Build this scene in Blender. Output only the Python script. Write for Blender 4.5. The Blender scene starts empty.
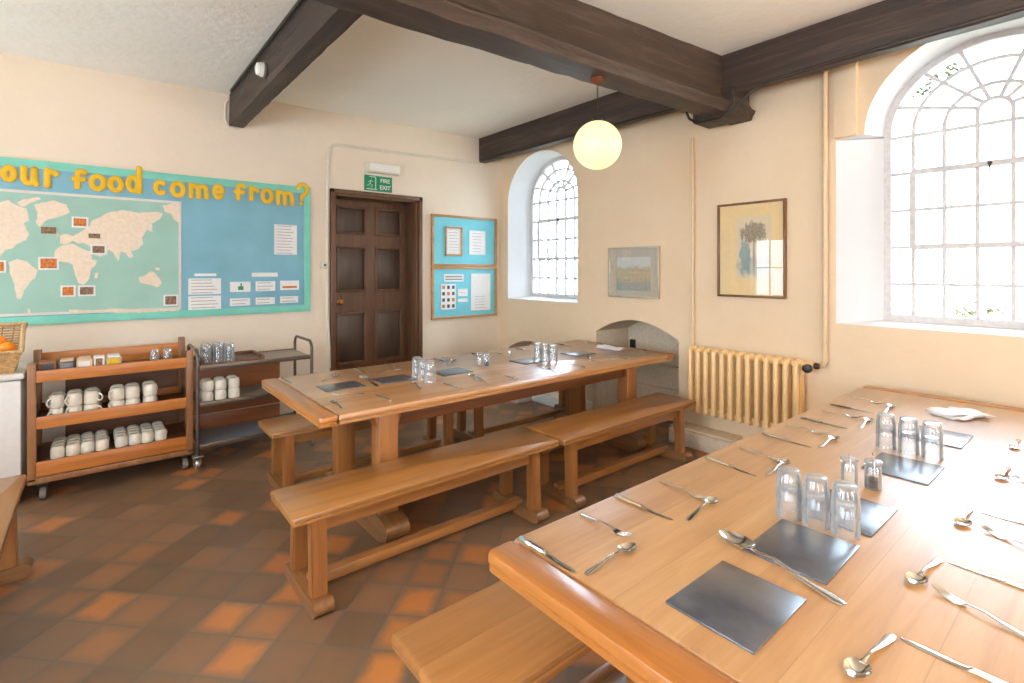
import bpy, bmesh, math, random
from mathutils import Vector, Matrix
random.seed(7)
PI = math.pi
scene = bpy.context.scene
# ------------------------------------------------------------------ camera
cd = bpy.data.cameras.new('camera'); cam = bpy.data.objects.new('camera', cd)
scene.collection.objects.link(cam); scene.camera = cam
cam.location = (0, 0, 1.5)
cam.rotation_euler = (PI/2, 0, -math.atan2(508, 618))
YAW = math.atan2(508, 618)                 # forward = (sin, cos) of this angle from +Y
cam.rotation_euler = (PI/2, 0, -YAW)
cd.sensor_width = 36; cd.lens = 36*508/1024; cd.shift_y = -71.5/1024; cd.clip_start = 0.05; cd.clip_end = 200
# ------------------------------------------------------------------ world and light
scene.view_settings.view_transform = 'Standard'; scene.view_settings.look = 'None'
scene.view_settings.gamma = 1; scene.view_settings.use_curve_mapping = False
scene.view_settings.exposure = -0.45
SKY = 23.0
w = bpy.data.worlds.new('sky'); scene.world = w; w.use_nodes = True
nt = w.node_tree; nt.nodes.clear()
wo = nt.nodes.new('ShaderNodeOutputWorld'); bg = nt.nodes.new('ShaderNodeBackground')
bg.inputs[0].default_value = (0.63, 0.80, 1.0, 1); bg.inputs[1].default_value = SKY
nt.links.new(bg.outputs[0], wo.inputs[0])
def portal(loc, rot, sx, sy):
    l = bpy.data.lights.new('window_daylight', 'AREA'); l.shape = 'RECTANGLE'; l.size = sx; l.size_y = sy
    l.energy = 1; l.cycles.is_portal = True
    o = bpy.data.objects.new('window_daylight', l); scene.collection.objects.link(o)
    o.location = loc; o.rotation_euler = rot
    return o
portal((4.66, 0.544, 2.05), (0, PI/2, 0), 2.0, 1.3)
portal((4.66, 4.42, 2.05), (0, PI/2, 0), 2.0, 1.2)
portal((4.66, -3.34, 2.05), (0, PI/2, 0), 2.0, 1.3)
portal((-2.62, 4.45, 1.55), (0, -PI/2, 0), 1.3, 1.1)
portal((-2.62, 1.2, 1.6), (0, -PI/2, 0), 1.7, 2.2)
portal((-2.62, -2.6, 1.6), (0, -PI/2, 0), 1.7, 2.2)
portal((1.0, -5.42, 1.7), (-PI/2, 0, 0), 1.7, 1.6)
def fill_uplight(x, y, z, e):  # added warm fill aimed up at the ceiling, out of view
    l = bpy.data.lights.new('added_fill_glow', 'AREA'); l.shape = 'DISK'; l.size = 0.34; l.energy = e; l.color = (1.0, 0.83, 0.62)
    o = bpy.data.objects.new('added_fill_glow', l); scene.collection.objects.link(o); o.location = (x, y, z); o.rotation_euler = (PI, 0, 0)
UPL = [(-2.05, 2.6, 1.95), (-2.05, -0.6, 1.95), (0.0, -5.0, 1.95), (3.2, -5.0, 1.95), (3.8, -1.6, 1.95)]
UPW = [56, 160, 130, 130, 175]
for u_, w_ in zip(UPL, UPW): fill_uplight(u_[0], u_[1], u_[2]+0.06, w_)
# ------------------------------------------------------------------ helpers
def link(o): scene.collection.objects.link(o); return o
def obj(name, bm, mats, parent=None, smooth=35, kind=None):
    if not isinstance(mats, (list, tuple)): mats = [mats]
    bmesh.ops.recalc_face_normals(bm, faces=bm.faces) if kind != 'noflip' else None
    me = bpy.data.meshes.new(name); bm.to_mesh(me); bm.free()
    for m in mats: me.materials.append(m)
    if smooth:
        me.polygons.foreach_set('use_smooth', [True]*len(me.polygons)); me.set_sharp_from_angle(angle=math.radians(smooth))
    o = bpy.data.objects.new(name, me); link(o)
    if parent: o.parent = parent
    return o
def wobj(name, bm, mats, parent=None, **k):
    """geometry given in room coordinates, parent is an unrotated thing"""
    if parent:
        p = Vector((0, 0, 0)); q = parent
        while q: p += q.location; q = q.parent
        bmesh.ops.translate(bm, verts=bm.verts, vec=-p)
    return obj(name, bm, mats, parent, **k)
def struct(name, bm, mats, parent=None, label=None, **k):
    o = wobj(name, bm, mats, parent, **k)
    if not parent: o['kind'] = 'structure'
    if label: o['label'] = label
    return o
def tag(o, label, cat, group=None, kind=None):
    o['label'] = label; o['category'] = cat
    if group: o['group'] = group
    if kind: o['kind'] = kind
    return o
def thing(name, label, cat, loc=(0, 0, 0), rz=0, group=None):
    o = bpy.data.objects.new(name, None); link(o); o.location = loc; o.rotation_euler = (0, 0, rz)
    o.empty_display_size = 0.05
    return tag(o, label, cat, group)
def dup(root, loc, rz, label, group=None, rot=None):
    r = root.copy(); link(r); r.location = loc; r.rotation_euler = rot or (0, 0, rz); r['label'] = label
    if group: r['group'] = group
    for ch in list(root.children):
        c = ch.copy(); link(c); c.parent = r
        for g in list(ch.children):
            q = g.copy(); link(q); q.parent = c
    return r
def tri(*a): return Vector(a)
def box(bm, lo, hi, bev=0.0, mi=0, seg=2, M=None):
    x0, y0, z0 = lo; x1, y1, z1 = hi
    vs = [bm.verts.new(c) for c in [(x0,y0,z0),(x1,y0,z0),(x1,y1,z0),(x0,y1,z0),(x0,y0,z1),(x1,y0,z1),(x1,y1,z1),(x0,y1,z1)]]
    fs = [bm.faces.new([vs[i] for i in f]) for f in [(3,2,1,0),(4,5,6,7),(0,1,5,4),(1,2,6,5),(2,3,7,6),(3,0,4,7)]]
    for f in fs: f.material_index = mi
    allv = vs
    if bev > 0:
        es = list({e for f in fs for e in f.edges})
        r = bmesh.ops.bevel(bm, geom=es, offset=bev, segments=seg, profile=0.5, affect='EDGES', material=mi)
        allv = list({v for f in r['faces'] for v in f.verts} | {v for v in vs if v.is_valid})
    if M is not None: bmesh.ops.transform(bm, matrix=M, verts=allv)
    return bm
def newbox(*a, **k): return box(bmesh.new(), *a, **k)
def hexa(bm, bot, top, mi=0):
    """bot, top: matching rings of points"""
    a = [bm.verts.new(p) for p in bot]; b = [bm.verts.new(p) for p in top]; n = len(a)
    fs = [bm.faces.new(a[::-1]), bm.faces.new(b)]
    for i in range(n): fs.append(bm.faces.new([a[i], a[(i+1) % n], b[(i+1) % n], b[i]]))
    for f in fs: f.material_index = mi
    return fs
def frames(pts, closed=False):
    out = []; n = len(pts); up = None
    for i in range(n):
        a = pts[(i-1) % n] if (closed or i > 0) else pts[i]; b = pts[(i+1) % n] if (closed or i < n-1) else pts[i]
        t = (Vector(b)-Vector(a)).normalized()
        if up is None: up = Vector((0, 0, 1)) if abs(t.z) < 0.9 else Vector((1, 0, 0))
        s = t.cross(up)
        if s.length < 1e-5: up = Vector((0, 1, 0)); s = t.cross(up)
        s.normalize(); u = s.cross(t).normalized(); up = u
        out.append((s, u))
    return out
def tube(bm, pts, r, n=8, closed=False, mi=0, flat=1.0):
    rs = r if isinstance(r, (list, tuple)) else [r]*len(pts)
    fr = frames(pts, closed); rings = []
    for p, (s, u), rr in zip(pts, fr, rs):
        rings.append([bm.verts.new(Vector(p)+s*math.cos(2*PI*k/n)*rr+u*math.sin(2*PI*k/n)*rr*flat) for k in range(n)])
    m = len(rings)
    for i in range(m if closed else m-1):
        a = rings[i]; b = rings[(i+1) % m]
        for k in range(n):
            f = bm.faces.new([a[k], a[(k+1) % n], b[(k+1) % n], b[k]]); f.material_index = mi
    if not closed:
        bm.faces.new(rings[0][::-1]).material_index = mi; bm.faces.new(rings[-1]).material_index = mi
    return bm
def lathe(bm, prof, n=24, loc=(0, 0, 0), mi=0, M=None):
    """prof: list of (r, z); closes at r=0"""
    rings = []; nv = []
    for r, z in prof:
        if r < 1e-6: ring = [bm.verts.new((loc[0], loc[1], loc[2]+z))]
        else: ring = [bm.verts.new((loc[0]+r*math.cos(2*PI*k/n), loc[1]+r*math.sin(2*PI*k/n), loc[2]+z)) for k in range(n)]
        rings.append(ring); nv += ring
    for a, b in zip(rings, rings[1:]):
        for k in range(n):
            k2 = (k+1) % n
            if len(a) == 1 and len(b) == 1: continue
            if len(a) == 1: f = bm.faces.new([a[0], b[k2], b[k]])
            elif len(b) == 1: f = bm.faces.new([a[k], a[k2], b[0]])
            else: f = bm.faces.new([a[k], a[k2], b[k2], b[k]])
            f.material_index = mi
    if M is not None: bmesh.ops.transform(bm, matrix=M, verts=nv)
    return bm
def prism(bm, poly, axis, a, b, mi=0):
    """poly: 2D outline; axis 'x','y','z' is the extrusion direction from a to b"""
    def P(p, t):
        if axis == 'x': return (t, p[0], p[1])
        if axis == 'y': return (p[0], t, p[1])
        return (p[0], p[1], t)
    A = [bm.verts.new(P(p, a)) for p in poly]; B = [bm.verts.new(P(p, b)) for p in poly]; n = len(poly)
    e1 = [bm.edges.new((A[i], A[(i+1) % n])) for i in range(n)]; e2 = [bm.edges.new((B[i], B[(i+1) % n])) for i in range(n)]
    g = bmesh.ops.triangle_fill(bm, edges=e1, use_beauty=True)['geom'] + bmesh.ops.triangle_fill(bm, edges=e2, use_beauty=True)['geom']
    for f in g:
        if isinstance(f, bmesh.types.BMFace): f.material_index = mi
    for i in range(n):
        f = bm.faces.new([A[i], A[(i+1) % n], B[(i+1) % n], B[i]]); f.material_index = mi
    return bm
# ------------------------------------------------------------------ materials
class N:
    def __init__(s, name):
        s.m = bpy.data.materials.new(name); s.m.use_nodes = True; s.t = s.m.node_tree
        s.b = s.t.nodes['Principled BSDF']; s.out = s.t.nodes['Material Output']
    def n(s, typ, **k):
        q = s.t.nodes.new(typ)
        for a, v in k.items(): setattr(q, a, v)
        return q
    def l(s, a, b): s.t.links.new(a, b)
    def val(s, sock, v):
        if hasattr(v, 'is_linked') or hasattr(v, 'links'): s.l(v, sock)
        else: sock.default_value = v
    def math(s, op, a, b=0.0):
        q = s.n('ShaderNodeMath', operation=op); s.val(q.inputs[0], a); s.val(q.inputs[1], b); return q.outputs[0]
    def mix(s, f, a, b, mode='MIX'):
        q = s.n('ShaderNodeMix', data_type='RGBA', blend_type=mode); s.val(q.inputs[0], f)
        s.val(q.inputs[6], a if not isinstance(a, tuple) else a+(1,) if len(a) == 3 else a)
        s.val(q.inputs[7], b if not isinstance(b, tuple) else b+(1,) if len(b) == 3 else b); return q.outputs[2]
    def coord(s, scale=(1, 1, 1), rot=(0, 0, 0), loc=(0, 0, 0), kind='Object'):
        tc = s.n('ShaderNodeTexCoord'); mp = s.n('ShaderNodeMapping')
        mp.inputs['Scale'].default_value = scale; mp.inputs['Rotation'].default_value = rot; mp.inputs['Location'].default_value = loc
        s.l(tc.outputs[kind], mp.inputs[0]); return mp.outputs[0]
    def noise(s, vec, scale, detail=4, rough=0.55, dist=0.0):
        q = s.n('ShaderNodeTexNoise'); q.inputs['Scale'].default_value = scale; q.inputs['Detail'].default_value = detail
        q.inputs['Roughness'].default_value = rough; q.inputs['Distortion'].default_value = dist
        if vec is not None: s.l(vec, q.inputs['Vector'])
        return q.outputs['Fac']
    def ramp(s, f, stops):
        q = s.n('ShaderNodeValToRGB'); s.l(f, q.inputs[0]); e = q.color_ramp.elements
        while len(e) > 1: e.remove(e[-1])
        e[0].position = stops[0][0]; e[0].color = tuple(stops[0][1])+(1,)
        for p, c in stops[1:]:
            x = e.new(p); x.color = tuple(c)+(1,)
        return q.outputs[0]
    def bump(s, h, strength=0.2, dist=0.01):
        q = s.n('ShaderNodeBump'); q.inputs['Strength'].default_value = strength; q.inputs['Distance'].default_value = dist
        s.l(h, q.inputs['Height']); s.l(q.outputs[0], s.b.inputs['Normal'])
    def set(s, **k):
        for a, v in k.items():
            sock = s.b.inputs[a.replace('_', ' ')]
            if isinstance(v, tuple) and len(v) == 3 and sock.type == 'RGBA': v = v+(1,)
            s.val(sock, v)
        return s
def S(r, g, b):
    f = lambda c: (c/255/12.92 if c/255 <= 0.04045 else ((c/255+0.055)/1.055)**2.4)
    return (f(r), f(g), f(b))
def plain(name, col, rough=0.5, metal=0.0, var=0.06, scale=30, **k):
    q = N(name); nz = q.noise(q.coord(), scale)
    dark = tuple(c*(1-var*2) for c in col); lite = tuple(min(1, c*(1+var)) for c in col)
    q.set(Base_Color=q.ramp(nz, [(0.3, dark), (0.7, lite)]), Roughness=rough, Metallic=metal, **k); return q.m
def plaster(name, c1, c2, bump=0.25):
    q = N(name); v = q.coord(kind='Object'); a = q.noise(v, 1.3, 5, 0.6); b = q.noise(v, 14, 6, 0.65)
    q.set(Base_Color=q.mix(q.math('MULTIPLY', b, 0.25), q.ramp(a, [(0.3, c1), (0.7, c2)]), tuple(x*0.86 for x in c1)), Roughness=0.85)
    q.bump(q.math('ADD', b, q.math('MULTIPLY', a, 2.5)), bump, 0.012); return q.m
def wood(name, cd_, cm, cl, axis='x', board=0.0, rough=0.3, coat=0.4, coatr=0.15, gs=1.0, grain=0.25, bscale=0.35, cior=1.5, bm=0.06):
    """grain runs along axis; board > 0 splits the width in planks of their own tone"""
    q = N(name)
    tc = q.n('ShaderNodeTexCoord'); sep = q.n('ShaderNodeSeparateXYZ'); q.l(tc.outputs['Object'], sep.inputs[0])
    L = {'x': 0, 'y': 1, 'z': 2}[axis]; W = {'x': 1, 'y': 0, 'z': 0}[axis]; D = 3-L-W
    info = q.n('ShaderNodeObjectInfo')
    if board > 0:
        bid = q.math('FLOOR', q.math('DIVIDE', sep.outputs[W], board))
        seed = q.math('ADD', bid, q.math('MULTIPLY', info.outputs['Random'], 50))
    else: seed = q.math('MULTIPLY', info.outputs['Random'], 50)
    wn = q.n('ShaderNodeTexWhiteNoise', noise_dimensions='1D'); q.l(seed, wn.inputs['W'])
    cb = q.n('ShaderNodeCombineXYZ')
    q.l(q.math('ADD', q.math('MULTIPLY', sep.outputs[L], 1.6*gs), q.math('MULTIPLY', wn.outputs['Value'], 37)), cb.inputs[0])
    q.l(q.math('MULTIPLY', sep.outputs[W], 22*gs), cb.inputs[1]); q.l(q.math('MULTIPLY', sep.outputs[D], 22*gs), cb.inputs[2])
    a = q.noise(cb.outputs[0], 1.0, 6, 0.6, 0.6)
    cb2 = q.n('ShaderNodeCombineXYZ')
    q.l(q.math('MULTIPLY', sep.outputs[L], 7*gs), cb2.inputs[0]); q.l(q.math('MULTIPLY', sep.outputs[W], 160*gs), cb2.inputs[1]); q.l(q.math('MULTIPLY', sep.outputs[D], 160*gs), cb2.inputs[2])
    fine = q.noise(cb2.outputs[0], 1.0, 3, 0.7)
    col = q.ramp(a, [(0.28, cd_), (0.5, cm), (0.72, cl)])
    col = q.mix(q.math('MULTIPLY', fine, grain), col, tuple(c*0.45 for c in cd_))
    if board > 0:
        col = q.mix(bscale, col, q.ramp(wn.outputs['Value'], [(0, tuple(c*0.75 for c in cd_)), (0.5, cm), (1, tuple(min(1, c*1.15) for c in cl))]))
        fr = q.math('FRACT', q.math('DIVIDE', sep.outputs[W], board)); edge = q.math('LESS_THAN', fr, 0.009)
        col = q.mix(q.math('MULTIPLY', edge, 0.35), col, tuple(c*0.3 for c in cd_))
    else: col = q.mix(0.22, col, q.ramp(wn.outputs['Value'], [(0, cd_), (1, cl)]))
    q.set(Base_Color=col, Roughness=rough, Coat_Weight=coat, Coat_Roughness=coatr, Coat_IOR=cior)
    q.bump(q.math('ADD', fine, q.math('MULTIPLY', a, 2.0)) if bm > 0.1 else fine, bm, 0.002 if bm < 0.1 else 0.012); return q.m
OAK = (S(150,86,38), S(188,118,60), S(210,146,84))
M = {}
M['top_near'] = wood('pale_oak_table_top', S(170,118,66), S(194,144,90), S(212,168,116), 'x', 0.17, 0.45, 1.0, 0.36, grain=0.25, bscale=0.25, cior=1.8)
M['top_far'] = wood('oak_table_top', S(172,112,60), S(200,142,86), S(216,162,106), 'x', 0.18, 0.4, 1.0, 0.22, grain=0.25, cior=1.9)
M['end_y'] = wood('orange_oak_end_board', S(158,96,38), S(188,118,54), S(204,138,74), 'y', 0, 0.3, 0.6, 0.15)
M['oak_x'] = wood('golden_oak_lengthwise', S(130,80,36), S(160,104,54), S(178,122,68), 'x', 0, 0.32, 0.5, 0.2)
M['bench_top'] = wood('bench_oak', S(140,88,40), S(168,112,56), S(182,128,72), 'x', 0.2, 0.34, 0.6, 0.2, grain=0.35)
M['oak_y'] = wood('golden_oak_crosswise', S(112,72,38), S(140,94,54), S(156,110,68), 'y', 0, 0.36, 0.4, 0.2)
M['oak_z'] = wood('golden_oak_upright', S(126,76,34), S(154,98,50), S(172,116,64), 'z', 0, 0.36, 0.4, 0.2)
M['dark_oak_x'] = wood('red_brown_apron_oak', S(78,40,18), S(106,58,28), S(126,74,38), 'x', 0, 0.4, 0.3, 0.2)
M['trolley_x'] = wood('orange_trolley_wood', S(168,96,36), S(200,122,52), S(214,142,70), 'x', 0, 0.4, 0.3, 0.25)
M['trolley_z'] = wood('brown_trolley_upright', S(120,76,42), S(152,100,58), S(170,122,78), 'z', 0, 0.45, 0.2, 0.25)
M['trolley_back'] = wood('dark_trolley_board', S(74,44,26), S(104,64,38), S(124,80,50), 'x', 0.16, 0.5, 0.1, 0.3)
M['panel_orange'] = wood('red_brown_board', S(116,62,28), S(146,82,40), S(162,98,52), 'x', 0, 0.5, 0.1, 0.3)
M['beam_x'] = wood('old_dark_beam_x', S(34,24,18), S(66,50,40), S(108,86,70), 'x', 0, 0.62, 0.1, 0.4, gs=0.9, grain=0.6, bm=0.5)
M['beam_y'] = wood('old_dark_beam_y', S(34,24,18), S(66,50,40), S(108,86,70), 'y', 0, 0.62, 0.1, 0.4, gs=0.9, grain=0.6, bm=0.5)
M['door_z'] = wood('dark_door_wood', S(66,40,24), S(102,68,42), S(134,94,60), 'z', 0, 0.45, 0.3, 0.3, grain=0.4)
M['door_panel'] = wood('blackened_door_panel', S(50,38,30), S(76,60,48), S(96,78,62), 'z', 0, 0.4, 0.4, 0.3, grain=0.5)
M['frame_oak'] = wood('light_frame_wood', S(170,118,66), S(196,146,90), S(212,166,112), 'x', 0, 0.4, 0.2, 0.3)
M['frame_brown'] = wood('brown_picture_frame', S(96,58,28), S(134,86,46), S(156,106,62), 'z', 0, 0.4, 0.2, 0.3)
M['wall_w'] = plaster('warm_cream_plaster', S(235,206,168), S(242,216,181))
M['wall_b'] = plaster('pale_cream_plaster', S(236,218,194), S(243,226,204))
M['ceil'] = plaster('off_white_ceiling_plaster', S(246,240,226), S(250,245,234), 0.5)
M['white_plaster'] = plaster('white_reveal_plaster', S(228,226,224), S(236,234,232), 0.15)
M['plinth'] = plain('cream_painted_plinth', S(226,206,178), 0.6)
M['white_paint'] = plain('white_gloss_paint', S(244,242,236), 0.35)
M['sash_paint'] = plain('weathered_sash_paint', S(216,208,202), 0.5)
M['cream_metal'] = plain('cream_enamel', S(250,208,148), 0.32, var=0.03)
M['cream_pipe'] = plain('cream_pipe_paint', S(228,198,158), 0.4, var=0.03)
M['white_plastic'] = plain('white_plastic', S(240,236,226), 0.35, var=0.02)
M['off_plastic'] = plain('aged_white_plastic', S(226,216,196), 0.4, var=0.03)
M['black'] = plain('black_plastic', S(34,30,30), 0.3)
M['brass'] = plain('dull_brass', S(176,128,74), 0.3, 1.0)
M['rust'] = plain('rusty_iron', S(122,62,34), 0.7, 0.3, 0.2)
M['iron'] = plain('dark_iron', S(70,62,56), 0.45, 0.8)
M['steel'] = plain('polished_cutlery_steel', S(212,208,202), 0.16, 1.0, 0.02)
M['grey_tube'] = plain('grey_painted_tube', S(110,98,88), 0.35, 0.7)
M['shelf_grey'] = plain('worn_grey_laminate', S(140,126,110), 0.35, 0, 0.08)
M['shelf_blue'] = plain('blue_grey_laminate', S(118,122,128), 0.3, 0, 0.08)
M['rubber'] = plain('grey_castor_rubber', S(120,112,104), 0.6)
M['castor'] = plain('castor_zinc', S(190,186,180), 0.3, 0.9)
M['ceramic'] = plain('cream_glazed_mug', S(238,228,210), 0.18, 0, 0.02)
M['paper'] = plain('white_paper', S(240,236,230), 0.8, 0, 0.02)
M['napkin'] = plain('white_tissue', S(246,243,240), 0.9, 0, 0.02, 60)
M['ink'] = plain('grey_print', S(150,146,146), 0.8)
M['ink_dark'] = plain('dark_print', S(70,80,100), 0.8)
M['turq'] = plain('turquoise_border_paper', S(128,208,188), 0.7, 0, 0.05, 8)
M['blue_paper'] = plain('blue_backing_paper', S(132,184,200), 0.75, 0, 0.06, 3)
M['pale_blue'] = plain('pale_blue_backing_paper', S(124,206,218), 0.75, 0, 0.05, 5)
M['sea'] = plain('sea_green_map_paper', S(158,196,180), 0.6, 0, 0.05, 4)
M['land'] = plain('cream_map_land', S(240,218,192), 0.6, 0, 0.05, 40)
M['map_border'] = plain('white_map_border', S(226,216,204), 0.6, 0, 0.02)
M['yellow'] = plain('yellow_letter_card', S(236,190,30), 0.6, 0, 0.06, 20)
M['ltr_edge'] = plain('orange_letter_edge', S(216,164,60), 0.6)
M['orange'] = plain('orange_peel', S(246,140,16), 0.4, 0, 0.06, 60)
M['photo_o'] = plain('orange_food_photo', S(214,120,44), 0.5, 0, 0.4, 60)
M['photo_b'] = plain('brown_food_photo', S(142,108,76), 0.5, 0, 0.4, 70)
M['green'] = plain('green_sign', S(22,140,96), 0.4, 0, 0.02)
M['wicker'] = plain('straw_wicker', S(206,168,116), 0.6, 0, 0.2, 50)
M['wicker_d'] = plain('dark_straw_wicker', S(170,126,76), 0.6, 0, 0.2, 50)
M['cabinet'] = plain('white_appliance_enamel', S(236,232,226), 0.3, 0, 0.02)
M['salt'] = plain('white_salt', S(236,216,190), 0.9, 0, 0.04, 200)
M['pepper'] = plain('black_pepper', S(60,48,42), 0.9, 0, 0.4, 300)
M['box_dark'] = plain('dark_card_box', S(70,66,70), 0.5)
M['box_brown'] = plain('brown_card_box', S(150,88,44), 0.5)
M['box_tan'] = plain('tan_card_box', S(216,186,150), 0.6)
M['mount'] = plain('cream_picture_mount', S(240,208,150), 0.7, 0, 0.02)
M['grey_mount'] = plain('grey_picture_mount', S(196,182,160), 0.7, 0, 0.03)
M['silver_frame'] = plain('silver_grey_frame', S(196,184,166), 0.35, 0.3)
def slate():
    q = N('grey_slate_mat'); v = q.coord(); a = q.noise(v, 25, 5, 0.6)
    q.set(Base_Color=q.ramp(a, [(0.3, S(52,56,66)), (0.7, S(70,75,88))]), Roughness=0.35, Coat_Weight=1.0, Coat_Roughness=0.24, Coat_IOR=1.8)
    vo = q.n('ShaderNodeTexVoronoi'); vo.inputs['Scale'].default_value = 240; q.l(v, vo.inputs['Vector'])
    q.bump(vo.outputs['Distance'], 0.15, 0.001); return q.m
M['slate'] = slate()
def glassy(name, tint=(1, 1, 1), op=0.08, ior=1.5, rough=0.02, white=0.0):
    q = N(name); q.t.nodes.remove(q.b)
    tr = q.n('ShaderNodeBsdfTransparent'); tr.inputs[0].default_value = tint+(1,)
    gl = q.n('ShaderNodeBsdfGlossy'); gl.inputs['Roughness'].default_value = rough
    fr = q.n('ShaderNodeFresnel'); fr.inputs[0].default_value = ior
    mx = q.n('ShaderNodeMixShader'); q.l(q.math('ADD', fr.outputs[0], op), mx.inputs[0]); q.l(tr.outputs[0], mx.inputs[1]); q.l(gl.outputs[0], mx.inputs[2])
    last = mx.outputs[0]
    if white > 0:  # white mixed in towards the edges stands in for bright reflections
        df = q.n('ShaderNodeBsdfTranslucent'); df.inputs[0].default_value = (0.95, 0.95, 0.95, 1)
        df2 = q.n('ShaderNodeBsdfDiffuse'); df2.inputs[0].default_value = (0.95, 0.95, 0.95, 1)
        m1 = q.n('ShaderNodeMixShader'); m1.inputs[0].default_value = 0.5; q.l(df.outputs[0], m1.inputs[1]); q.l(df2.outputs[0], m1.inputs[2])
        lw = q.n('ShaderNodeLayerWeight'); lw.inputs[0].default_value = 0.4
        m2 = q.n('ShaderNodeMixShader'); q.l(q.math('MULTIPLY', lw.outputs['Facing'], white), m2.inputs[0]); q.l(last, m2.inputs[1]); q.l(m1.outputs[0], m2.inputs[2]); last = m2.outputs[0]
    q.l(last, q.out.inputs[0]); return q.m
M['pane'] = glassy('window_glass', (0.98, 0.99, 0.99), 0.0, 1.25)
M['tumbler'] = glassy('clear_tumbler_glass', (0.992, 0.996, 0.996), 0.03, 1.45, 0.03, 0.5)
M['picglass'] = glassy('picture_glass', (0.98, 0.98, 0.98), 0.0, 1.5, 0.01)
def globe_mat():
    q = N('lit_opal_globe'); q.set(Base_Color=(0.35, 0.33, 0.22), Roughness=0.35, Emission_Color=S(255,248,180), Emission_Strength=1.35); return q.m
M['globe'] = globe_mat()
def floor_mat():
    q = N('quarry_tile_floor'); TL, TW = 0.205, 0.196
    ang = -0.81
    tc = q.n('ShaderNodeTexCoord'); sep = q.n('ShaderNodeSeparateXYZ'); q.l(tc.outputs['Object'], sep.inputs[0])
    X, Y = sep.outputs[0], sep.outputs[1]; ca, sa = math.cos(ang), math.sin(ang)
    # u runs along the rows, v across them
    u = q.math('ADD', q.math('MULTIPLY', X, ca), q.math('MULTIPLY', Y, sa)); v = q.math('SUBTRACT', q.math('MULTIPLY', Y, ca), q.math('MULTIPLY', X, sa))
    U = q.math('ADD', q.math('DIVIDE', u, TW), 0.1093); V = q.math('ADD', q.math('DIVIDE', v, TL), 0.6063)
    fu, fv = q.math('FRACT', U), q.math('FRACT', V); iu, iv = q.math('FLOOR', U), q.math('FLOOR', V)
    cb = q.n('ShaderNodeCombineXYZ'); q.l(iu, cb.inputs[0]); q.l(iv, cb.inputs[1])
    wn = q.n('ShaderNodeTexWhiteNoise', noise_dimensions='2D'); q.l(cb.outputs[0], wn.inputs['Vector'])
    sc = q.n('ShaderNodeSeparateColor'); q.l(wn.outputs['Color'], sc.inputs[0])
    du = q.math('ABSOLUTE', q.math('SUBTRACT', fu, 0.5)); dv = q.math('ABSOLUTE', q.math('SUBTRACT', fv, 0.5))
    nz = q.noise(q.coord(), 9, 5, 0.6, 0.3); n2 = q.noise(q.coord(), 45, 4, 0.6)
    edge = q.math('MAXIMUM', du, dv)
    # worn orange heart, browner burnt rim
    rim = q.math('ADD', q.math('MAXIMUM', q.math('MULTIPLY', du, 1.0), q.math('MULTIPLY', dv, 0.95)), q.math('MULTIPLY', q.math('SUBTRACT', nz, 0.5), 0.35))
    heart = q.n('ShaderNodeMapRange'); heart.inputs[1].default_value = 0.46; heart.inputs[2].default_value = 0.24; q.l(rim, heart.inputs[0])
    amt = q.ramp(sc.outputs[0], [(0.0, (0.03,)*3), (0.55, (0.10,)*3), (0.70, (0.35,)*3), (0.84, (0.8,)*3), (1.0, (0.95,)*3)])
    base = q.ramp(q.math('ADD', q.math('MULTIPLY', nz, 0.5), q.math('MULTIPLY', sc.outputs[1], 0.5)), [(0.2, S(98,78,58)), (0.5, S(120,94,70)), (0.8, S(138,102,74))])
    oran = q.ramp(sc.outputs[2], [(0, S(176,108,58)), (0.5, S(198,124,62)), (1, S(212,130,54))])
    col = q.mix(q.math('MULTIPLY', heart.outputs[0], amt), base, oran)
    col = q.mix(q.math('MULTIPLY', n2, 0.2), col, S(90,72,58))
    gu = q.math('GREATER_THAN', du, 0.5-0.004/TW); gv = q.math('GREATER_THAN', dv, 0.5-0.004/TL)
    g = q.math('MAXIMUM', gu, gv)
    col = q.mix(q.math('MULTIPLY', g, 0.8), col, S(104,92,82))
    q.set(Base_Color=col, Roughness=q.math('ADD', q.math('MULTIPLY', nz, 0.25), 0.32), Coat_Weight=0.35, Coat_Roughness=0.3)
    q.bump(q.math('ADD', q.math('MULTIPLY', g, -1.0), q.math('MULTIPLY', nz, 0.6)), 0.35, 0.004); return q.m
M['floor'] = floor_mat()
M['leaf'] = plain('olive_leaf', S(80,78,34), 0.6, 0, 0.35, 10)  # plain dark olive leaf colour
M['leaf_o'] = plain('autumn_leaf', S(190,140,80), 0.6, 0, 0.3, 10)
M['bark'] = plain('grey_bark', S(120,104,86), 0.9, 0, 0.2)
M['grass'] = plain('pale_grass', S(176,172,146), 0.9, 0, 0.2, 3)
def painting(name, sky, mid, low, accent):
    q = N(name); tc = q.n('ShaderNodeTexCoord'); sep = q.n('ShaderNodeSeparateXYZ'); q.l(tc.outputs['Generated'], sep.inputs[0])
    v = q.coord(kind='Generated'); a = q.noise(v, 6, 6, 0.7, 0.4); b = q.noise(v, 14, 4, 0.7)
    h = q.math('ADD', sep.outputs[2], q.math('MULTIPLY', q.math('SUBTRACT', a, 0.5), 0.5))
    col = q.ramp(h, [(0.1, low), (0.35, mid), (0.55, accent), (0.62, mid), (0.75, sky), (1, sky)])
    q.set(Base_Color=q.mix(q.math('MULTIPLY', b, 0.5), col, low), Roughness=0.7); return q.m
M['paint1'] = painting('hazy_landscape_print', S(226,222,212), S(200,172,130), S(160,160,152), S(214,182,126))
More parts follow.
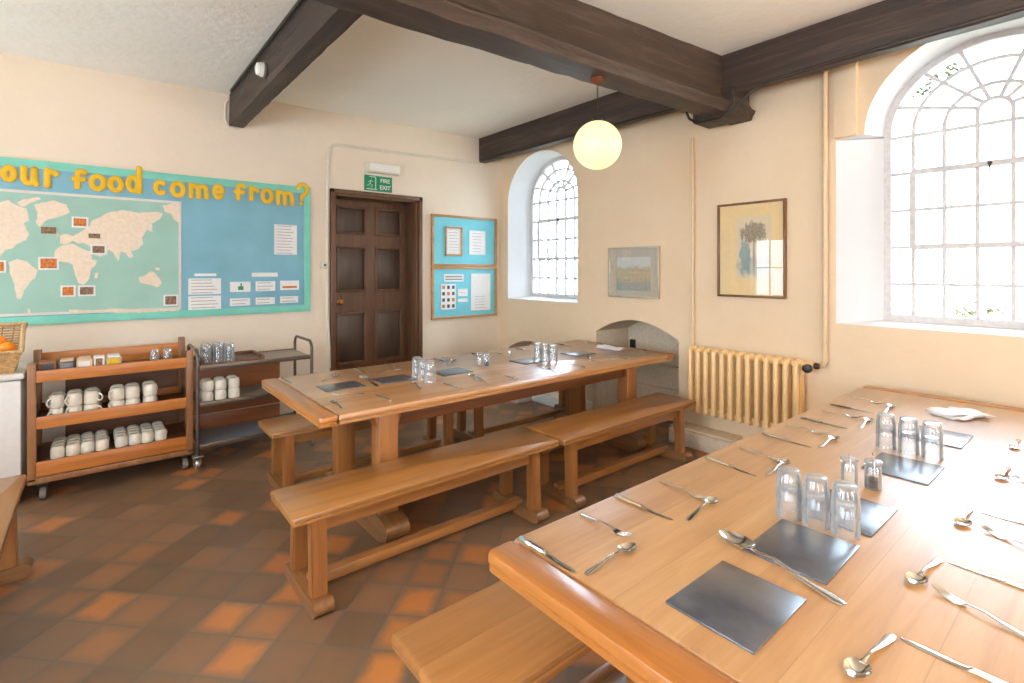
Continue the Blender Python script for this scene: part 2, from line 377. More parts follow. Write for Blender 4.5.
def tree_print():
    q = N('faded_tree_print'); tc = q.n('ShaderNodeTexCoord'); sep = q.n('ShaderNodeSeparateXYZ'); q.l(tc.outputs['Generated'], sep.inputs[0]); u, v = sep.outputs[1], sep.outputs[2]
    vec = q.coord(kind='Generated', scale=(0, 1, 1)); nz = q.noise(vec, 9, 5, 0.7); n2 = q.noise(vec, 22, 4, 0.7)
    def blob(cu, cv, ru, rv, amp):
        a = q.math('POWER', q.math('DIVIDE', q.math('SUBTRACT', u, cu), ru), 2.0); b = q.math('POWER', q.math('DIVIDE', q.math('SUBTRACT', v, cv), rv), 2.0)
        d = q.math('SQRT', q.math('ADD', a, b)); m = q.n('ShaderNodeMapRange'); m.inputs[1].default_value = 1.1; m.inputs[2].default_value = 0.75
        q.l(q.math('ADD', d, q.math('MULTIPLY', q.math('SUBTRACT', nz, 0.5), amp)), m.inputs[0]); return m.outputs[0]
    col = q.mix(q.math('MULTIPLY', blob(0.5, 0.2, 0.5, 0.16, 1.5), 0.45), S(228,208,172), S(150,158,150))
    col = q.mix(q.math('MULTIPLY', blob(0.72, 0.35, 0.16, 0.30, 2.2), 0.75), col, S(110,152,156))
    col = q.mix(q.math('MULTIPLY', blob(0.48, 0.40, 0.035, 0.32, 0.6), 0.6), col, S(136,118,98))
    col = q.mix(q.math('MULTIPLY', q.math('MULTIPLY', blob(0.5, 0.74, 0.36, 0.17, 2.0), n2), 1.5), col, S(122,108,92))
    q.set(Base_Color=col, Roughness=0.7); return q.m
M['paint2'] = tree_print()
M['paint_tree'] = plain('grey_brown_watercolour', S(152,134,112), 0.7, 0, 0.3, 30)
M['paint_teal'] = plain('teal_watercolour', S(116,156,158), 0.7, 0, 0.3, 30)
# ------------------------------------------------------------------ the room
XW, YB, XL, YR = 4.07, 5.2, -2.3, -5.2
XG = 4.40
VF = 0.93      # the arches are a little flatter than half circles
def arcpts(cy, r, zs, n=24, flip=False):
    return [(cy+r*math.cos(PI*k/n), zs+VF*r*math.sin(PI*k/n)) for k in range(n+1)]
def ring_fill(bm, loops3, mi=0):
    es = []
    for L in loops3: es += [bm.edges.get((L[i], L[(i+1) % len(L)])) or bm.edges.new((L[i], L[(i+1) % len(L)])) for i in range(len(L))]
    g = bmesh.ops.triangle_fill(bm, edges=es, use_beauty=True)['geom']
    for f in g:
        if isinstance(f, bmesh.types.BMFace): f.material_index = mi
def bridge(bm, A, B, mi=0):
    for i in range(len(A)):
        j = (i+1) % len(A)
        try: bm.faces.new([A[i], A[j], B[j], B[i]]).material_index = mi
        except ValueError: pass
def opening_loops(cy, half, r, zs, zb, gh, gr, gzs, gzb):
    """outer loop (room side) with a step at the springing, inner loop (glass)"""
    outer = [(cy+half, zb), (cy+half, zs-0.01)] + arcpts(cy, r, zs) + [(cy-half, zs-0.01), (cy-half, zb)]
    inner = [(cy+gh, gzb), (cy+gh, gzs-0.01)] + arcpts(cy, gr, gzs) + [(cy-gh, gzs-0.01), (cy-gh, gzb)]
    return outer, inner
WINS = [(0.544, 0.782, 0.61, 2.43, 1.12, 0.583, 0.583, 2.46, 1.14),
        (4.43, 0.602, 0.60, 2.35, 1.14, 0.54, 0.54, 2.38, 1.16),
        (-3.34, 0.782, 0.61, 2.43, 1.12, 0.583, 0.583, 2.46, 1.14)]
def build_window_wall():
    bm = bmesh.new()
    V = lambda X, L: [bm.verts.new((X, a, b)) for a, b in L]
    rect = [(YR, -0.1), (YB+0.4, -0.1), (YB+0.4, 3.3), (YR, 3.3)]
    L0 = [V(XW, rect)]; L2 = [V(4.64, rect)]
    for wdef in WINS:
        o, i = opening_loops(*wdef)
        a, b, c = V(XW, o), V(XG, i), V(4.64, i)
        bridge(bm, a, b, 1); bridge(bm, b, c, 1); L0.append(a); L2.append(c)
    # arched recesses near the floor
    for (y0, y1, zs, zt, dep, z0) in [(2.585, 3.56, 0.86, 1.01, 0.5, -0.03), (4.18, 5.02, 0.52, 0.64, 0.3, -0.03)]:
        pts = [(y0, z0)] + [(y0+(y1-y0)*k/14, zs+(zt-zs)*math.sin(PI*k/14)**0.9) for k in range(15)] + [(y1, z0)]
        a, b = V(XW, pts), V(XW+dep, [(y+(-0.03 if y > (y0+y1)/2 else 0.03), z) for y, z in pts])
        bridge(bm, a, b, 2); bm.faces.new(b).material_index = 2; L0.append(a)
    ring_fill(bm, L0, 0); ring_fill(bm, L2, 0)
    return struct('wall_window_side', bm, [M['wall_w'], M['white_plaster'], M['plinth']], smooth=30)
build_window_wall()
def build_door_wall():
    bm = bmesh.new(); V = lambda Y, L: [bm.verts.new((a, Y, b)) for a, b in L]
    rect = [(XL-0.4, -0.1), (XW+0.6, -0.1), (XW+0.6, 3.3), (XL-0.4, 3.3)]; dr = [(1.90, 0.0), (2.87, 0.0), (2.87, 2.29), (1.90, 2.29)]
    a, b = V(YB, dr), V(5.52, dr); bridge(bm, a, b, 0); bm.faces.new(b); r = V(YB, rect); ring_fill(bm, [r, a])
    r2 = V(5.6, rect); bm.faces.new(r2)
    struct('wall_door_side', bm, M['wall_b'], smooth=30)
build_door_wall()
def side_wall(name, plane, c, a0, a1, holes, dep):
    bm = bmesh.new()
    def V(t, L): return [bm.verts.new((t, a, b) if plane == 'x' else (a, t, b)) for a, b in L]
    rect = [(a0, -0.1), (a1, -0.1), (a1, 3.3), (a0, 3.3)]; A = [V(c, rect)]; B = [V(c+dep, rect)]
    for (p, q, z0, z1) in holes:
        h = [(p, z0), (q, z0), (q, z1), (p, z1)]; u, v = V(c, h), V(c+dep, h); bridge(bm, u, v, 1); A.append(u); B.append(v)
    ring_fill(bm, A); ring_fill(bm, B); struct(name, bm, [M['wall_b'], M['white_plaster']], smooth=30)
side_wall('wall_left', 'x', XL, YR-0.4, YB+0.4, [(3.95, 4.95, 0.95, 2.15), (0.15, 2.25, 0.8, 2.4), (-3.65, -1.55, 0.8, 2.4)], -0.3)
side_wall('wall_rear', 'y', YR, XL-0.4, XW+0.6, [(0.2, 1.8, 0.95, 2.45)], -0.2)
def zc(x): return 3.08+0.021*x
bm = bmesh.new()
hexa(bm, [(XL-0.4, YR-0.4, zc(XL)), (XW+0.4, YR-0.4, zc(XW)), (XW+0.4, YB+0.4, zc(XW)), (XL-0.4, YB+0.4, zc(XL))],
         [(XL-0.4, YR-0.4, 3.32), (XW+0.4, YR-0.4, 3.32), (XW+0.4, YB+0.4, 3.32), (XL-0.4, YB+0.4, 3.32)])
struct('ceiling', bm, M['ceil'], smooth=0)
bm = newbox((XL-0.4, YR-0.4, -0.08), (XW+0.6, YB+0.4, 0.0)); struct('floor', bm, M['floor'], smooth=0)
# beams: old and uneven, so the long edges wander a little
def beam(name, secfn, t0, t1, n, axis, mat, rough=0.006):
    bm = bmesh.new(); rings = []
    rnd = random.Random(len(name)+int(t1*10))
    for i in range(n+1):
        t = t0+(t1-t0)*i/n; sec = secfn(t); k = len(sec); ring = []
        for j, (a, b) in enumerate(sec):
            ja = rnd.uniform(-rough, rough); jb = rnd.uniform(-rough, rough) if b < 3.0 else 0
            ring.append(bm.verts.new((t, a+ja, b+jb) if axis == 'x' else (a+ja, t, b+jb)))
        rings.append(ring)
    for A, B in zip(rings, rings[1:]): bridge(bm, A, B)
    bm.faces.new(rings[0]); bm.faces.new(rings[-1][::-1])
    return struct(name, bm, mat, smooth=50)
def main_sec(x):
    yn = 2.042-0.0513*(x-1.356); yt = 2.11-0.075*(x-2.293); yf = 2.29-0.062*(x-1.36); z = 2.70
    return [(yt, 3.2), (yt-0.01, 2.86), (yn+0.005, 2.775), (yn-0.012, 2.765), (yn, 2.742), (yn+0.012, 2.735), (yn+0.02, z), (yf-0.02, z), (yf, z+0.015), (yf, 3.2)]
b1 = beam('trim_1', main_sec, XL-0.05, XW+0.03, 60, 'x', M['beam_x'], 0.005); b1['label'] = 'great dark timber ceiling beam carrying the lit globe'
b2 = beam('trim_2', lambda y: [(3.735, 3.22), (3.735, 2.875), (3.75, 2.852), (3.835, 2.852), (3.835, 3.22)], YR, YB+0.02, 60, 'y', M['beam_y'], 0.003); b2['label'] = 'dark timber beam along the window wall'
b3 = beam('trim_3', lambda y: [(0.95, 3.15), (0.945, 2.81), (1.062, 2.81), (1.062, 3.15)], 2.2, YB+0.02, 30, 'y', M['beam_y'], 0.0025); b3['label'] = 'short dark beam running to the display board wall'
b3b = beam('trim_4', lambda y: [(0.95, 3.15), (0.945, 2.81), (1.062, 2.81), (1.062, 3.15)], YR, 2.12, 30, 'y', M['beam_y'], 0.0025); b3b['label'] = 'dark ceiling beam behind the viewer'
# corbel block where the beams meet
bm = newbox((3.72, 1.89, 2.675), (3.97, 2.24, 2.90), 0.015); c_ = struct('trim_5', bm, M['beam_x'], label='dark timber bearer block under the beam joint')
# low plinth along the window wall, skirtings
bm = newbox((3.87, -3.6, 0), (XW+0.01, 2.56, 0.135), 0.012); box(bm, (3.90, 2.0, 0.135), (XW+0.01, 2.56, 0.15), 0.006)
struct('baseboard_window_side', bm, M['plinth'])
bm = newbox((3.87, 3.60, 0), (XW+0.01, YB+0.01, 0.11), 0.012); box(bm, (3.66, 4.35, 0), (3.88, YB+0.01, 0.09), 0.01)
struct('baseboard_corner', bm, M['white_paint'])
# plaster band beside the big window, lined panel in the recess
bm = newbox((4.035, 1.19, 2.43), (XW+0.01, 1.335, 2.99), 0.008); struct('trim_6', bm, M['wall_w'])
bm = newbox((4.42, 2.63, 0.0), (4.58, 3.51, 0.30), 0.006); box(bm, (4.50, 2.63, 0.30), (4.58, 3.51, 0.52), 0.006); struct('trim_7', bm, M['plinth'])
# ---------------- windows
bc = [0]
def bar(bm, p, q, X, w=0.021, d=0.028):
    bc[0] = (bc[0]+1) % 11; d = d+0.0011*bc[0]
    """a glazing bar between two (y, z) points"""
    (a, b), (c, e) = p, q; L = math.hypot(c-a, e-b); ux, uz = (c-a)/L, (e-b)/L; nx, nz = -uz*w/2, ux*w/2
    r0 = [(X-d/2, a+nx, b+nz), (X-d/2, a-nx, b-nz), (X+d/2, a-nx, b-nz), (X+d/2, a+nx, b+nz)]
    r1 = [(x, y+ux*L, z+uz*L) for x, y, z in r0]; hexa(bm, r0, r1)
def arcbar(bm, cy, r, zs, X, w, d, n=20, a0=0, a1=PI):
    prev = None; first = None
    for k in range(n+1):
        a = a0+(a1-a0)*k/n; ring = []
        for rr, xx in [(r-w/2, X-d/2), (r+w/2, X-d/2), (r+w/2, X+d/2), (r-w/2, X+d/2)]:
            ring.append(bm.verts.new((xx, cy+rr*math.cos(a), zs+VF*rr*math.sin(a))))
        if prev: bridge(bm, prev, ring)
        else: first = ring
        prev = ring
    bm.faces.new(first); bm.faces.new(prev)
def window(name, cy, gh, zs, zb, rows, label):
    X = XG+0.03
    o = bpy.data.objects.new(name, None); link(o); o.location = (X, cy, zb); o['kind'] = 'structure'; o['label'] = label
    fb = bmesh.new()
    bar(fb, (cy-gh+0.02, zb), (cy-gh+0.02, zs), X, 0.045, 0.06); bar(fb, (cy+gh-0.02, zb), (cy+gh-0.02, zs), X, 0.045, 0.06)
    bar(fb, (cy-gh, zb+0.02), (cy+gh, zb+0.02), X, 0.05, 0.07); arcbar(fb, cy, gh-0.02, zs, X, 0.045, 0.06, 32)
    wobj('window_frame', fb, M['sash_paint'], o)
    gb = bmesh.new(); cw = 2*gh/7
    for k in range(1, 7): bar(gb, (cy-gh+cw*k, zb+0.02), (cy-gh+cw*k, zs+(0.06 if k in (3, 4) else 0)), X)
    rh = (zs-0.02-zb)/rows
    for k in range(1, rows+1):
        z = zb+rh*k
        bar(gb, (cy-gh+0.03, z), (cy+gh-0.03, z), X)
    r1 = cw/2
    for r in (r1+cw, r1+2*cw): arcbar(gb, cy, r, zs, X, 0.022, 0.035)
    arcbar(gb, cy, r1, zs+0.06, X, 0.024, 0.035, 12)
    for a in (22.5, 50, 72, 108, 130, 157.5):
        a = math.radians(a); c, s_ = math.cos(a), math.sin(a)
        bar(gb, (cy+r1*c, zs+0.06+VF*r1*s_), (cy+(gh-0.03)*c, zs+VF*(gh-0.03)*s_), X)
    wobj('glazing_bars', gb, M['sash_paint'], o)
    # opening casement in the middle of the lights
    cb = bmesh.new(); y0, y1 = cy-gh+cw, cy+gh-cw; z0, z1 = zb+2*rh, zb+rh*(rows-1)
    for p, q in [((y0, z0), (y1, z0)), ((y0, z1), (y1, z1)), ((y0, z0), (y0, z1)), ((y1, z0), (y1, z1))]: bar(cb, p, q, X-0.012, 0.036, 0.05)
    ca = wobj('casement', cb, M['sash_paint'], o)
    lb = bmesh.new(); lathe(lb, [(0, 0), (0.012, 0.0), (0.012, 0.012), (0, 0.012)], 10, M=Matrix.Translation((X-0.05, cy+0.02, z1))@Matrix.Rotation(PI/2, 4, 'Y')); tube(lb, [(X-0.045, cy+0.02, z1-0.005), (X-0.06, cy+0.02, z1-0.06)], 0.004, 6)
    wobj('window_catch', lb, M['iron'], o)
    pb = bmesh.new(); pts = [(cy+gh-0.02, zb+0.02)]+arcpts(cy, gh-0.02, zs, 24)+[(cy-gh+0.02, zb+0.02)]
    pb.faces.new([pb.verts.new((X+0.012, a, b)) for a, b in pts]); wobj('window_pane', pb, M['pane'], o, smooth=0)
    return o
window('window_1', 0.544, 0.583, 2.46, 1.14, 5, 'large arched small-paned window above the near table')
window('window_2', 4.43, 0.54, 2.38, 1.16, 5, 'arched small-paned window beside the room corner')
window('window_3', -3.34, 0.583, 2.46, 1.14, 5, 'added arched window further along the wall, out of view')  # unseen, added for daylight on the near table
def plainwin(name, plane, c, a0, a1, z0, z1, nx, nz):
    o = bpy.data.objects.new(name, None); link(o); o['kind'] = 'structure'
    o.location = (c, (a0+a1)/2, z0) if plane == 'x' else ((a0+a1)/2, c, z0)
    b = bmesh.new()
    def BX(p, q, r, s_, w_=0.03):
        lo = (c-w_, p, r) if plane == 'x' else (p, c-w_, r); hi = (c+w_, q, s_) if plane == 'x' else (q, c+w_, s_); box(b, lo, hi)
    BX(a0, a1, z0, z0+0.05); BX(a0, a1, z1-0.05, z1); BX(a0, a0+0.05, z0, z1); BX(a1-0.05, a1, z0, z1)
    for i in range(1, nx): t = a0+(a1-a0)*i/nx; BX(t-0.012, t+0.012, z0, z1, 0.02)
    for i in range(1, nz): t = z0+(z1-z0)*i/nz; BX(a0, a1, t-0.012, t+0.012, 0.02)
    wobj('window_frame', b, M['white_paint'], o)
    p = bmesh.new(); L = [(a0, z0), (a1, z0), (a1, z1), (a0, z1)]
    p.faces.new([p.verts.new((c, a, z) if plane == 'x' else (a, c, z)) for a, z in L]); wobj('window_pane', p, M['pane'], o, smooth=0)
plainwin('window_4', 'x', XL-0.15, 3.95, 4.95, 0.95, 2.15, 3, 2)
plainwin('window_5', 'x', XL-0.15, 0.15, 2.25, 0.8, 2.4, 6, 4)  # this and the next two: unseen, added to brighten the hall
plainwin('window_6', 'x', XL-0.15, -3.65, -1.55, 0.8, 2.4, 6, 4)
plainwin('window_7', 'y', YR-0.1, 0.2, 1.8, 0.95, 2.45, 5, 4)
# ---------------- door
def door():
    o = bpy.data.objects.new('door_1', None); link(o); o.location = (2.4, 5.45, 0); o['kind'] = 'structure'; o['label'] = 'dark panelled timber door under the green exit sign'
    f = bmesh.new()
    for lo, hi in [((1.86, 5.16, 0), (1.905, 5.50, 2.335)), ((2.868, 5.16, 0), (2.915, 5.50, 2.335)), ((1.86, 5.16, 2.29), (2.915, 5.50, 2.335)), ((2.84, 5.19, 0), (2.87, 5.50, 2.30)), ((1.90, 5.19, 0), (1.925, 5.50, 2.30)), ((1.9, 5.19, 2.27), (2.87, 5.5, 2.295))]: box(f, lo, hi, 0.006)
    wobj('door_frame', f, M['door_z'], o)
    xs = [(2.02, 2.352), (2.464, 2.79)]; zs = [(0.24, 0.40), (0.47, 1.03), (1.258, 1.758), (1.895, 2.20)]
    d = bmesh.new(); Y0, Y1 = 5.44, 5.485
    cols = [1.925] + [v for x in xs for v in x] + [2.845]; rows = [0.01] + [v for z in zs for v in z] + [2.275]
    for i in range(5):
        for j in range(len(rows)-1):
            if i in (1, 3) and j % 2 == 1: continue
            box(d, (cols[i], Y0, rows[j]), (cols[i+1], Y1, rows[j+1]))
    wobj('door_leaf', d, M['door_z'], o, smooth=0)
    for a, b in xs:
        for c, e in zs:
            p = bmesh.new(); box(p, (a+0.02, 5.46, c+0.02), (b-0.02, 5.475, e-0.02), 0.004); q = wobj('door_panel', p, M['door_panel'], o)
            m = bmesh.new()
            for lo, hi in [((a-0.006, 5.428, c-0.006), (a+0.024, 5.462, e+0.006)), ((b-0.024, 5.428, c-0.006), (b+0.006, 5.462, e+0.006)), ((a, 5.428, c-0.006), (b, 5.462, c+0.024)), ((a, 5.428, e-0.024), (b, 5.462, e+0.006))]: box(m, lo, hi, 0.009)
            mo = wobj('panel_moulding', m, M['door_z'], q)
    k = bmesh.new(); Rm = Matrix.Translation((2.05, 5.44, 1.153))@Matrix.Rotation(PI/2, 4, 'X')
    lathe(k, [(0, 0), (0.03, 0), (0.028, 0.006), (0.011, 0.01), (0.011, 0.035), (0.025, 0.045), (0.029, 0.06), (0.022, 0.072), (0, 0.076)], 20, M=Rm)
    wobj('door_knob', k, M['brass'], o)
door()
# outdoors: lawn and trees seen through the glass
bm = newbox((4.7, -14, -0.5), (40, 22, -0.35)); g = tag(obj('lawn', bm, M['grass'], smooth=0), 'pale lawn outside the arched windows', 'lawn'); g['kind'] = 'structure'
def foliage(bm, c, r, n, size, rnd, mi=0):
    for _ in range(n):
        while True:
            v = Vector((rnd.uniform(-1, 1), rnd.uniform(-1, 1), rnd.uniform(-1, 1)))
            if v.length < 1: break
        p = Vector(c)+Vector((v.x*r[0], v.y*r[1], v.z*r[2])); a = Vector((rnd.gauss(0, 1), rnd.gauss(0, 1), rnd.gauss(0, 1))).normalized()
        b = a.orthogonal().normalized(); c2 = a.cross(b); s_ = size*rnd.uniform(0.6, 1.3)
        P = [p-b*s_, p-c2*s_*0.4-b*s_*0.1, p+b*s_, p+c2*s_*0.4-b*s_*0.1]
        bm.faces.new([bm.verts.new(q) for q in P]).material_index = mi
def tree(name, base, H_, crowns, label, mi=0, cat='tree', leaf=0.07, nl=500):
    rnd = random.Random(int(base[1]*100)+5); t = thing(name, label, cat, base)
    b = bmesh.new(); tube(b, [(0, 0, 0), (0.05, 0.03, H_*0.5), (0.0, 0.1, H_)], [0.11, 0.08, 0.04], 8)
    for (cx_, cy_, cz_, r) in crowns: tube(b, [(0.03, 0.05, H_*0.6), (cx_*0.6, cy_*0.6, (cz_+H_*0.6)/2), (cx_, cy_, cz_)], [0.05, 0.035, 0.015], 6)
    obj('trunk', b, M['bark'], t); l = bmesh.new()
    for (cx_, cy_, cz_, r) in crowns: foliage(l, (cx_, cy_, cz_), (r, r, r*0.7), nl, leaf, rnd)
    q = obj('foliage', l, M['leaf_o'] if mi else M['leaf'], t, smooth=0, kind='noflip'); q['kind'] = 'stuff'
tree('garden_tree', (7.4, 2.9, -0.35), 3.6, [(-0.2, -1.38, 4.12, 0.40), (-0.4, -1.62, 4.28, 0.3), (0, -0.9, 4.4, 0.5), (0.1, 0, 4.3, 0.6)], 'leafy tree outside showing at the top of the near arched window', leaf=0.045, nl=420)
tree('garden_shrub', (6.6, 0.9, -0.35), 0.7, [(0, 0, 1.35, 0.3), (0.2, -0.7, 1.5, 0.35), (0.2, 0.5, 1.2, 0.25)], 'pale shrub outside low in the near arched window', cat='shrub', nl=120, leaf=0.035)
tree('garden_tree', (7.4, 8.6, -0.35), 2.6, [(0, 0, 3.2, 0.8), (-0.3, 0.9, 2.5, 0.7), (0.2, -0.8, 2.6, 0.8), (-0.2, 0.3, 1.8, 0.7)], 'leafy tree outside the arched window beside the room corner', leaf=0.05, nl=90)
# ------------------------------------------------------------------ tables
def slab(bm, x0, y0, x1, y1, zt, th, r=0.014, corner=0.03, lip=0.016):
    """moulded top: rounded edge above a set-back lower step"""
    def rr(inset, z):
        c = max(corner-inset, 0.004); P = []
        for (cx_, cy_, a0) in [(x1-inset-c, y1-inset-c, 0), (x0+inset+c, y1-inset-c, 90), (x0+inset+c, y0+inset+c, 180), (x1-inset-c, y0+inset+c, 270)]:
            for k in range(5): a = math.radians(a0+22.5*k); P.append(bm.verts.new((cx_+c*math.cos(a), cy_+c*math.sin(a), z)))
        return P
    prof = [(r, zt), (r*0.3, zt-r*0.3), (0, zt-r), (0, zt-th*0.52), (lip*0.5, zt-th*0.6), (lip*0.5, zt-th*0.66), (lip*0.2, zt-th*0.72), (lip*0.2, zt-th*0.96), (lip, zt-th)]
    rings = [rr(i, z) for i, z in prof]; bm.faces.new(rings[0]); bm.faces.new(rings[-1][::-1])
    for A, B in zip(rings, rings[1:]): bridge(bm, A, B)
def table(x0, x1, y0, y1, mat, label, legs, zt=0.75, end=0.1):
    t = thing('refectory_table', label, 'table', ((x0+x1)/2, (y0+y1)/2, 0))
    b = bmesh.new(); slab(b, x0+end, y0, x1-end, y1, zt, 0.055, corner=0.004); wobj('tabletop', b, mat, t)
    for a, c in ((x0, x0+end-0.0008), (x1-end+0.0008, x1)):
        b = bmesh.new(); slab(b, a, y0, c, y1, zt, 0.055, corner=0.022); q = wobj('end_board', b, M['end_y'], t); q['label'] = 'darker orange board capping the table end'
    for y in (y0+0.085, y1-0.15):
        b = newbox((legs[0]-0.02, y, zt-0.145), (legs[-1]+0.02, y+0.03, zt-0.054), 0.004); wobj('apron', b, M['dark_oak_x'], t)
    ym = y1-0.51 if y1 > 2 else y1-0.2
    for x in legs:
        for y in (y0+0.045, ym):
            b = newbox((x-0.06, y, 0.07), (x+0.06, y+0.11, zt-0.054), 0.01)
            s_ = 1
            prism(b, [(x+0.06, zt-0.055), (x+0.085, zt-0.055), (x+0.075, zt-0.09), (x+0.06, zt-0.13)], 'y', y+0.01, y+0.10)
            prism(b, [(x-0.06, zt-0.055), (x-0.085, zt-0.055), (x-0.075, zt-0.09), (x-0.06, zt-0.13)], 'y', y+0.01, y+0.10)
            wobj('leg', b, M['oak_z'], t)
        P = []; a0, a1, h = y0-0.07, ym+0.25, 0.13
        for k in range(7): a = PI/2*k/6; P.append((a0+0.075-0.075*math.sin(a), h*0.0+0.11*math.cos(a)+0.02))
        P = [(a0+0.16, 0.135), (a0+0.10, 0.135)] + [(a0+0.075-0.075*math.sin(PI*k/8), 0.07+0.058*math.cos(PI*k/8)) for k in range(9)] + [(a0+0.1, 0.0), (a1-0.1, 0.0)] + [(a1-0.075+0.075*math.sin(PI*k/8), 0.07-0.058*math.cos(PI*k/8)) for k in range(9)] + [(a1-0.10, 0.135)]
        b = bmesh.new(); prism(b, P, 'x', x-0.07, x+0.07); wobj('foot', b, M['oak_y'], t)
    b = newbox((legs[0], (y0+ym)/2+0.03, 0.03), (legs[-1], (y0+ym)/2+0.12, 0.12), 0.01); wobj('stretcher', b, M['oak_x'], t)
    return t
table(0.88, 4.03, 2.60, 3.78, M['top_far'], 'long oak refectory table at the far side, in front of the dark door', [1.28, 3.48])
table(0.81, 3.90, 0.055, 1.10, M['top_near'], 'long pale oak refectory table nearest the viewer, under the big window', [1.35, 3.40])
def bench(label, x0, y0, L, W=0.36, rz=0, first=None):
    loc = (x0, y0, 0); G = 'oak benches beside the refectory tables'
    if first: return dup(first, loc, rz, label, G)
    t = thing('wooden_bench', label, 'bench', loc, rz, G)
    b = bmesh.new(); slab(b, 0, 0, L, W, 0.45, 0.04, r=0.012, corner=0.015, lip=0.012); obj('seat', b, M['bench_top'], t)
    xa, xb = 0.12, L-0.17
    for y in (0.055, W-0.08):
        b = newbox((xa-0.03, y, 0.335), (xb+0.03, y+0.022, 0.411), 0.003); obj('apron', b, M['oak_x'], t)
    for x in (xa, xb):
        for y, dy in ((0.03, -0.012), (W-0.09, 0.012)):
            b = bmesh.new(); q = 0.034
            hexa(b, [(x-q, y+dy, 0.06), (x+q, y+dy, 0.06), (x+q, y+0.06+dy, 0.06), (x-q, y+0.06+dy, 0.06)], [(x-q, y, 0.411), (x+q, y, 0.411), (x+q, y+0.06, 0.411), (x-q, y+0.06, 0.411)])
            bmesh.ops.bevel(b, geom=list(b.edges), offset=0.005, segments=2, affect='EDGES'); obj('leg', b, M['oak_z'], t)
        e0, e1 = -0.035, W+0.035
        P = [(e0+0.10, 0.062)] + [(e0+0.035-0.035*math.sin(PI*k/8), 0.037+0.035*math.cos(PI*k/8)) for k in range(9)] + [(e0+0.1, 0.0), (e1-0.1, 0.0)] + [(e1-0.035+0.035*math.sin(PI*k/8), 0.037-0.035*math.cos(PI*k/8)) for k in range(9)] + [(e1-0.10, 0.062)]
        b = bmesh.new(); prism(b, P, 'x', x-0.045, x+0.045); obj('foot', b, M['oak_y'], t)
    b = newbox((xa, W/2-0.03, 0.035), (xb, W/2+0.03, 0.085), 0.006); obj('stretcher', b, M['oak_x'], t)
    return t
bA = bench('oak bench in mid floor, the left one of two before the far table', 0.645, 2.235, 1.575, 0.37)
bench('oak bench beside the radiator, along the near edge of the far table', 2.24, 2.215, 1.5, first=bA).scale = (0.955, 1, 1)
bench('oak bench behind the far table, its end near the metal trolley', 0.88, 3.50, 1.53, first=bA).scale = (0.97, 1, 1)
bench('oak bench behind the far table, nearer the window corner', 2.43, 3.50, 1.53, first=bA)
bench('oak bench half under the near table, cut by the bottom of the picture', 0.66, 0.99, 1.5, first=bA)
bench('oak bench at the left edge, in front of the white cabinet', -0.27, 2.05, 1.5, rz=PI/2, first=bA)
# ------------------------------------------------------------------ radiator, pipes
def radiator():
    t = thing('radiator', 'cream cast iron column radiator on the wall between the tables', 'radiator', (3.95, 1.95, 0))
    n = 13; y0, y1 = 1.50, 2.41; z0, z1 = 0.30, 0.845; pitch = (y1-y0)/n
    for i in range(n):
        y = y0+pitch*(i+0.5); b = bmesh.new()
        for x in (3.915, 3.965, 4.012): tube(b, [(x, y, z0+0.02), (x, y, z0+0.06), (x, y, z1-0.06), (x, y, z1-0.02)], [0.016, 0.021, 0.021, 0.016], 8)
        for z, s_ in ((z0+0.025, -1), (z1-0.03, 1)):
            tube(b, [(3.905, y, z), (3.95, y, z+0.008*s_), (3.98, y, z+0.008*s_), (4.022, y, z)], [0.022, 0.03, 0.03, 0.022], 10)
            tube(b, [(3.965, y-pitch/2, z), (3.965, y+pitch/2, z)], 0.024, 10)
        wobj('radiator_column', b, M['cream_metal'], t)
    b = bmesh.new()
    for z in (0.36, 0.75): tube(b, [(4.02, 1.95, z), (4.069, 1.95, z)], 0.012, 8)
    wobj('wall_bracket', b, M['cream_metal'], t)
    b = bmesh.new(); tube(b, [(3.965, 1.50, z1-0.03), (3.965, 1.475, z1-0.03)], 0.02, 10); tube(b, [(3.965, 1.475, 0.815), (3.965, 1.43, 0.815)], [0.026, 0.03], 12)
    vb = wobj('valve_body', b, M['cream_metal'], t)
    b = bmesh.new(); Rm = Matrix.Translation((3.965, 1.472, 0.81))@Matrix.Rotation(PI/2, 4, 'X')@Matrix.Rotation(PI/5, 4, 'Y')
    lathe(b, [(0, 0), (0.022, 0), (0.03, 0.01), (0.033, 0.03), (0.028, 0.048), (0, 0.055)], 16, M=Matrix.Translation((3.94, 1.455, 0.80))@Matrix.Rotation(-PI/2, 4, 'Y'))
    lathe(b, [(0, 0), (0.02, 0), (0.024, 0.01), (0.02, 0.03), (0, 0.034)], 12, M=Matrix.Translation((3.97, 1.43, 0.815))@Matrix.Rotation(PI/2, 4, 'X'))
    q = wobj('valve_knob', b, M['black'], vb); q['label'] = 'black round valve knob'
radiator()
def wire(name, pts, r, mat, label, cat, n=8):
    b = bmesh.new(); tube(b, pts, r, n); o = obj(name, b, mat); return tag(o, label, cat)
wire('heating_pipe', [(4.045, 2.43, 0.84), (4.045, 2.43, 2.0), (4.045, 2.435, 2.66)], 0.013, M['cream_pipe'], 'cream vertical pipe between the two framed pictures', 'pipe')
wire('heating_pipe', [(4.03, 1.445, 0.815), (4.03, 1.40, 0.815), (4.035, 1.385, 0.84), (4.035, 1.385, 1.5), (4.035, 1.385, 3.0)], 0.018, M['cream_pipe'], 'cream vertical pipe rising from the radiator valve beside the big window', 'pipe', 10)
wire('cable_trunking', [(1.862, 5.19, 0.5), (1.835, 5.19, 1.0), (1.83, 5.19, 1.52), (1.835, 5.19, 2.66), (1.85, 5.19, 2.74), (1.89, 5.19, 2.78), (1.95, 5.19, 2.79), (3.73, 5.19, 2.845)], 0.016, M['off_plastic'], 'cream cable conduit framing the dark door', 'conduit')
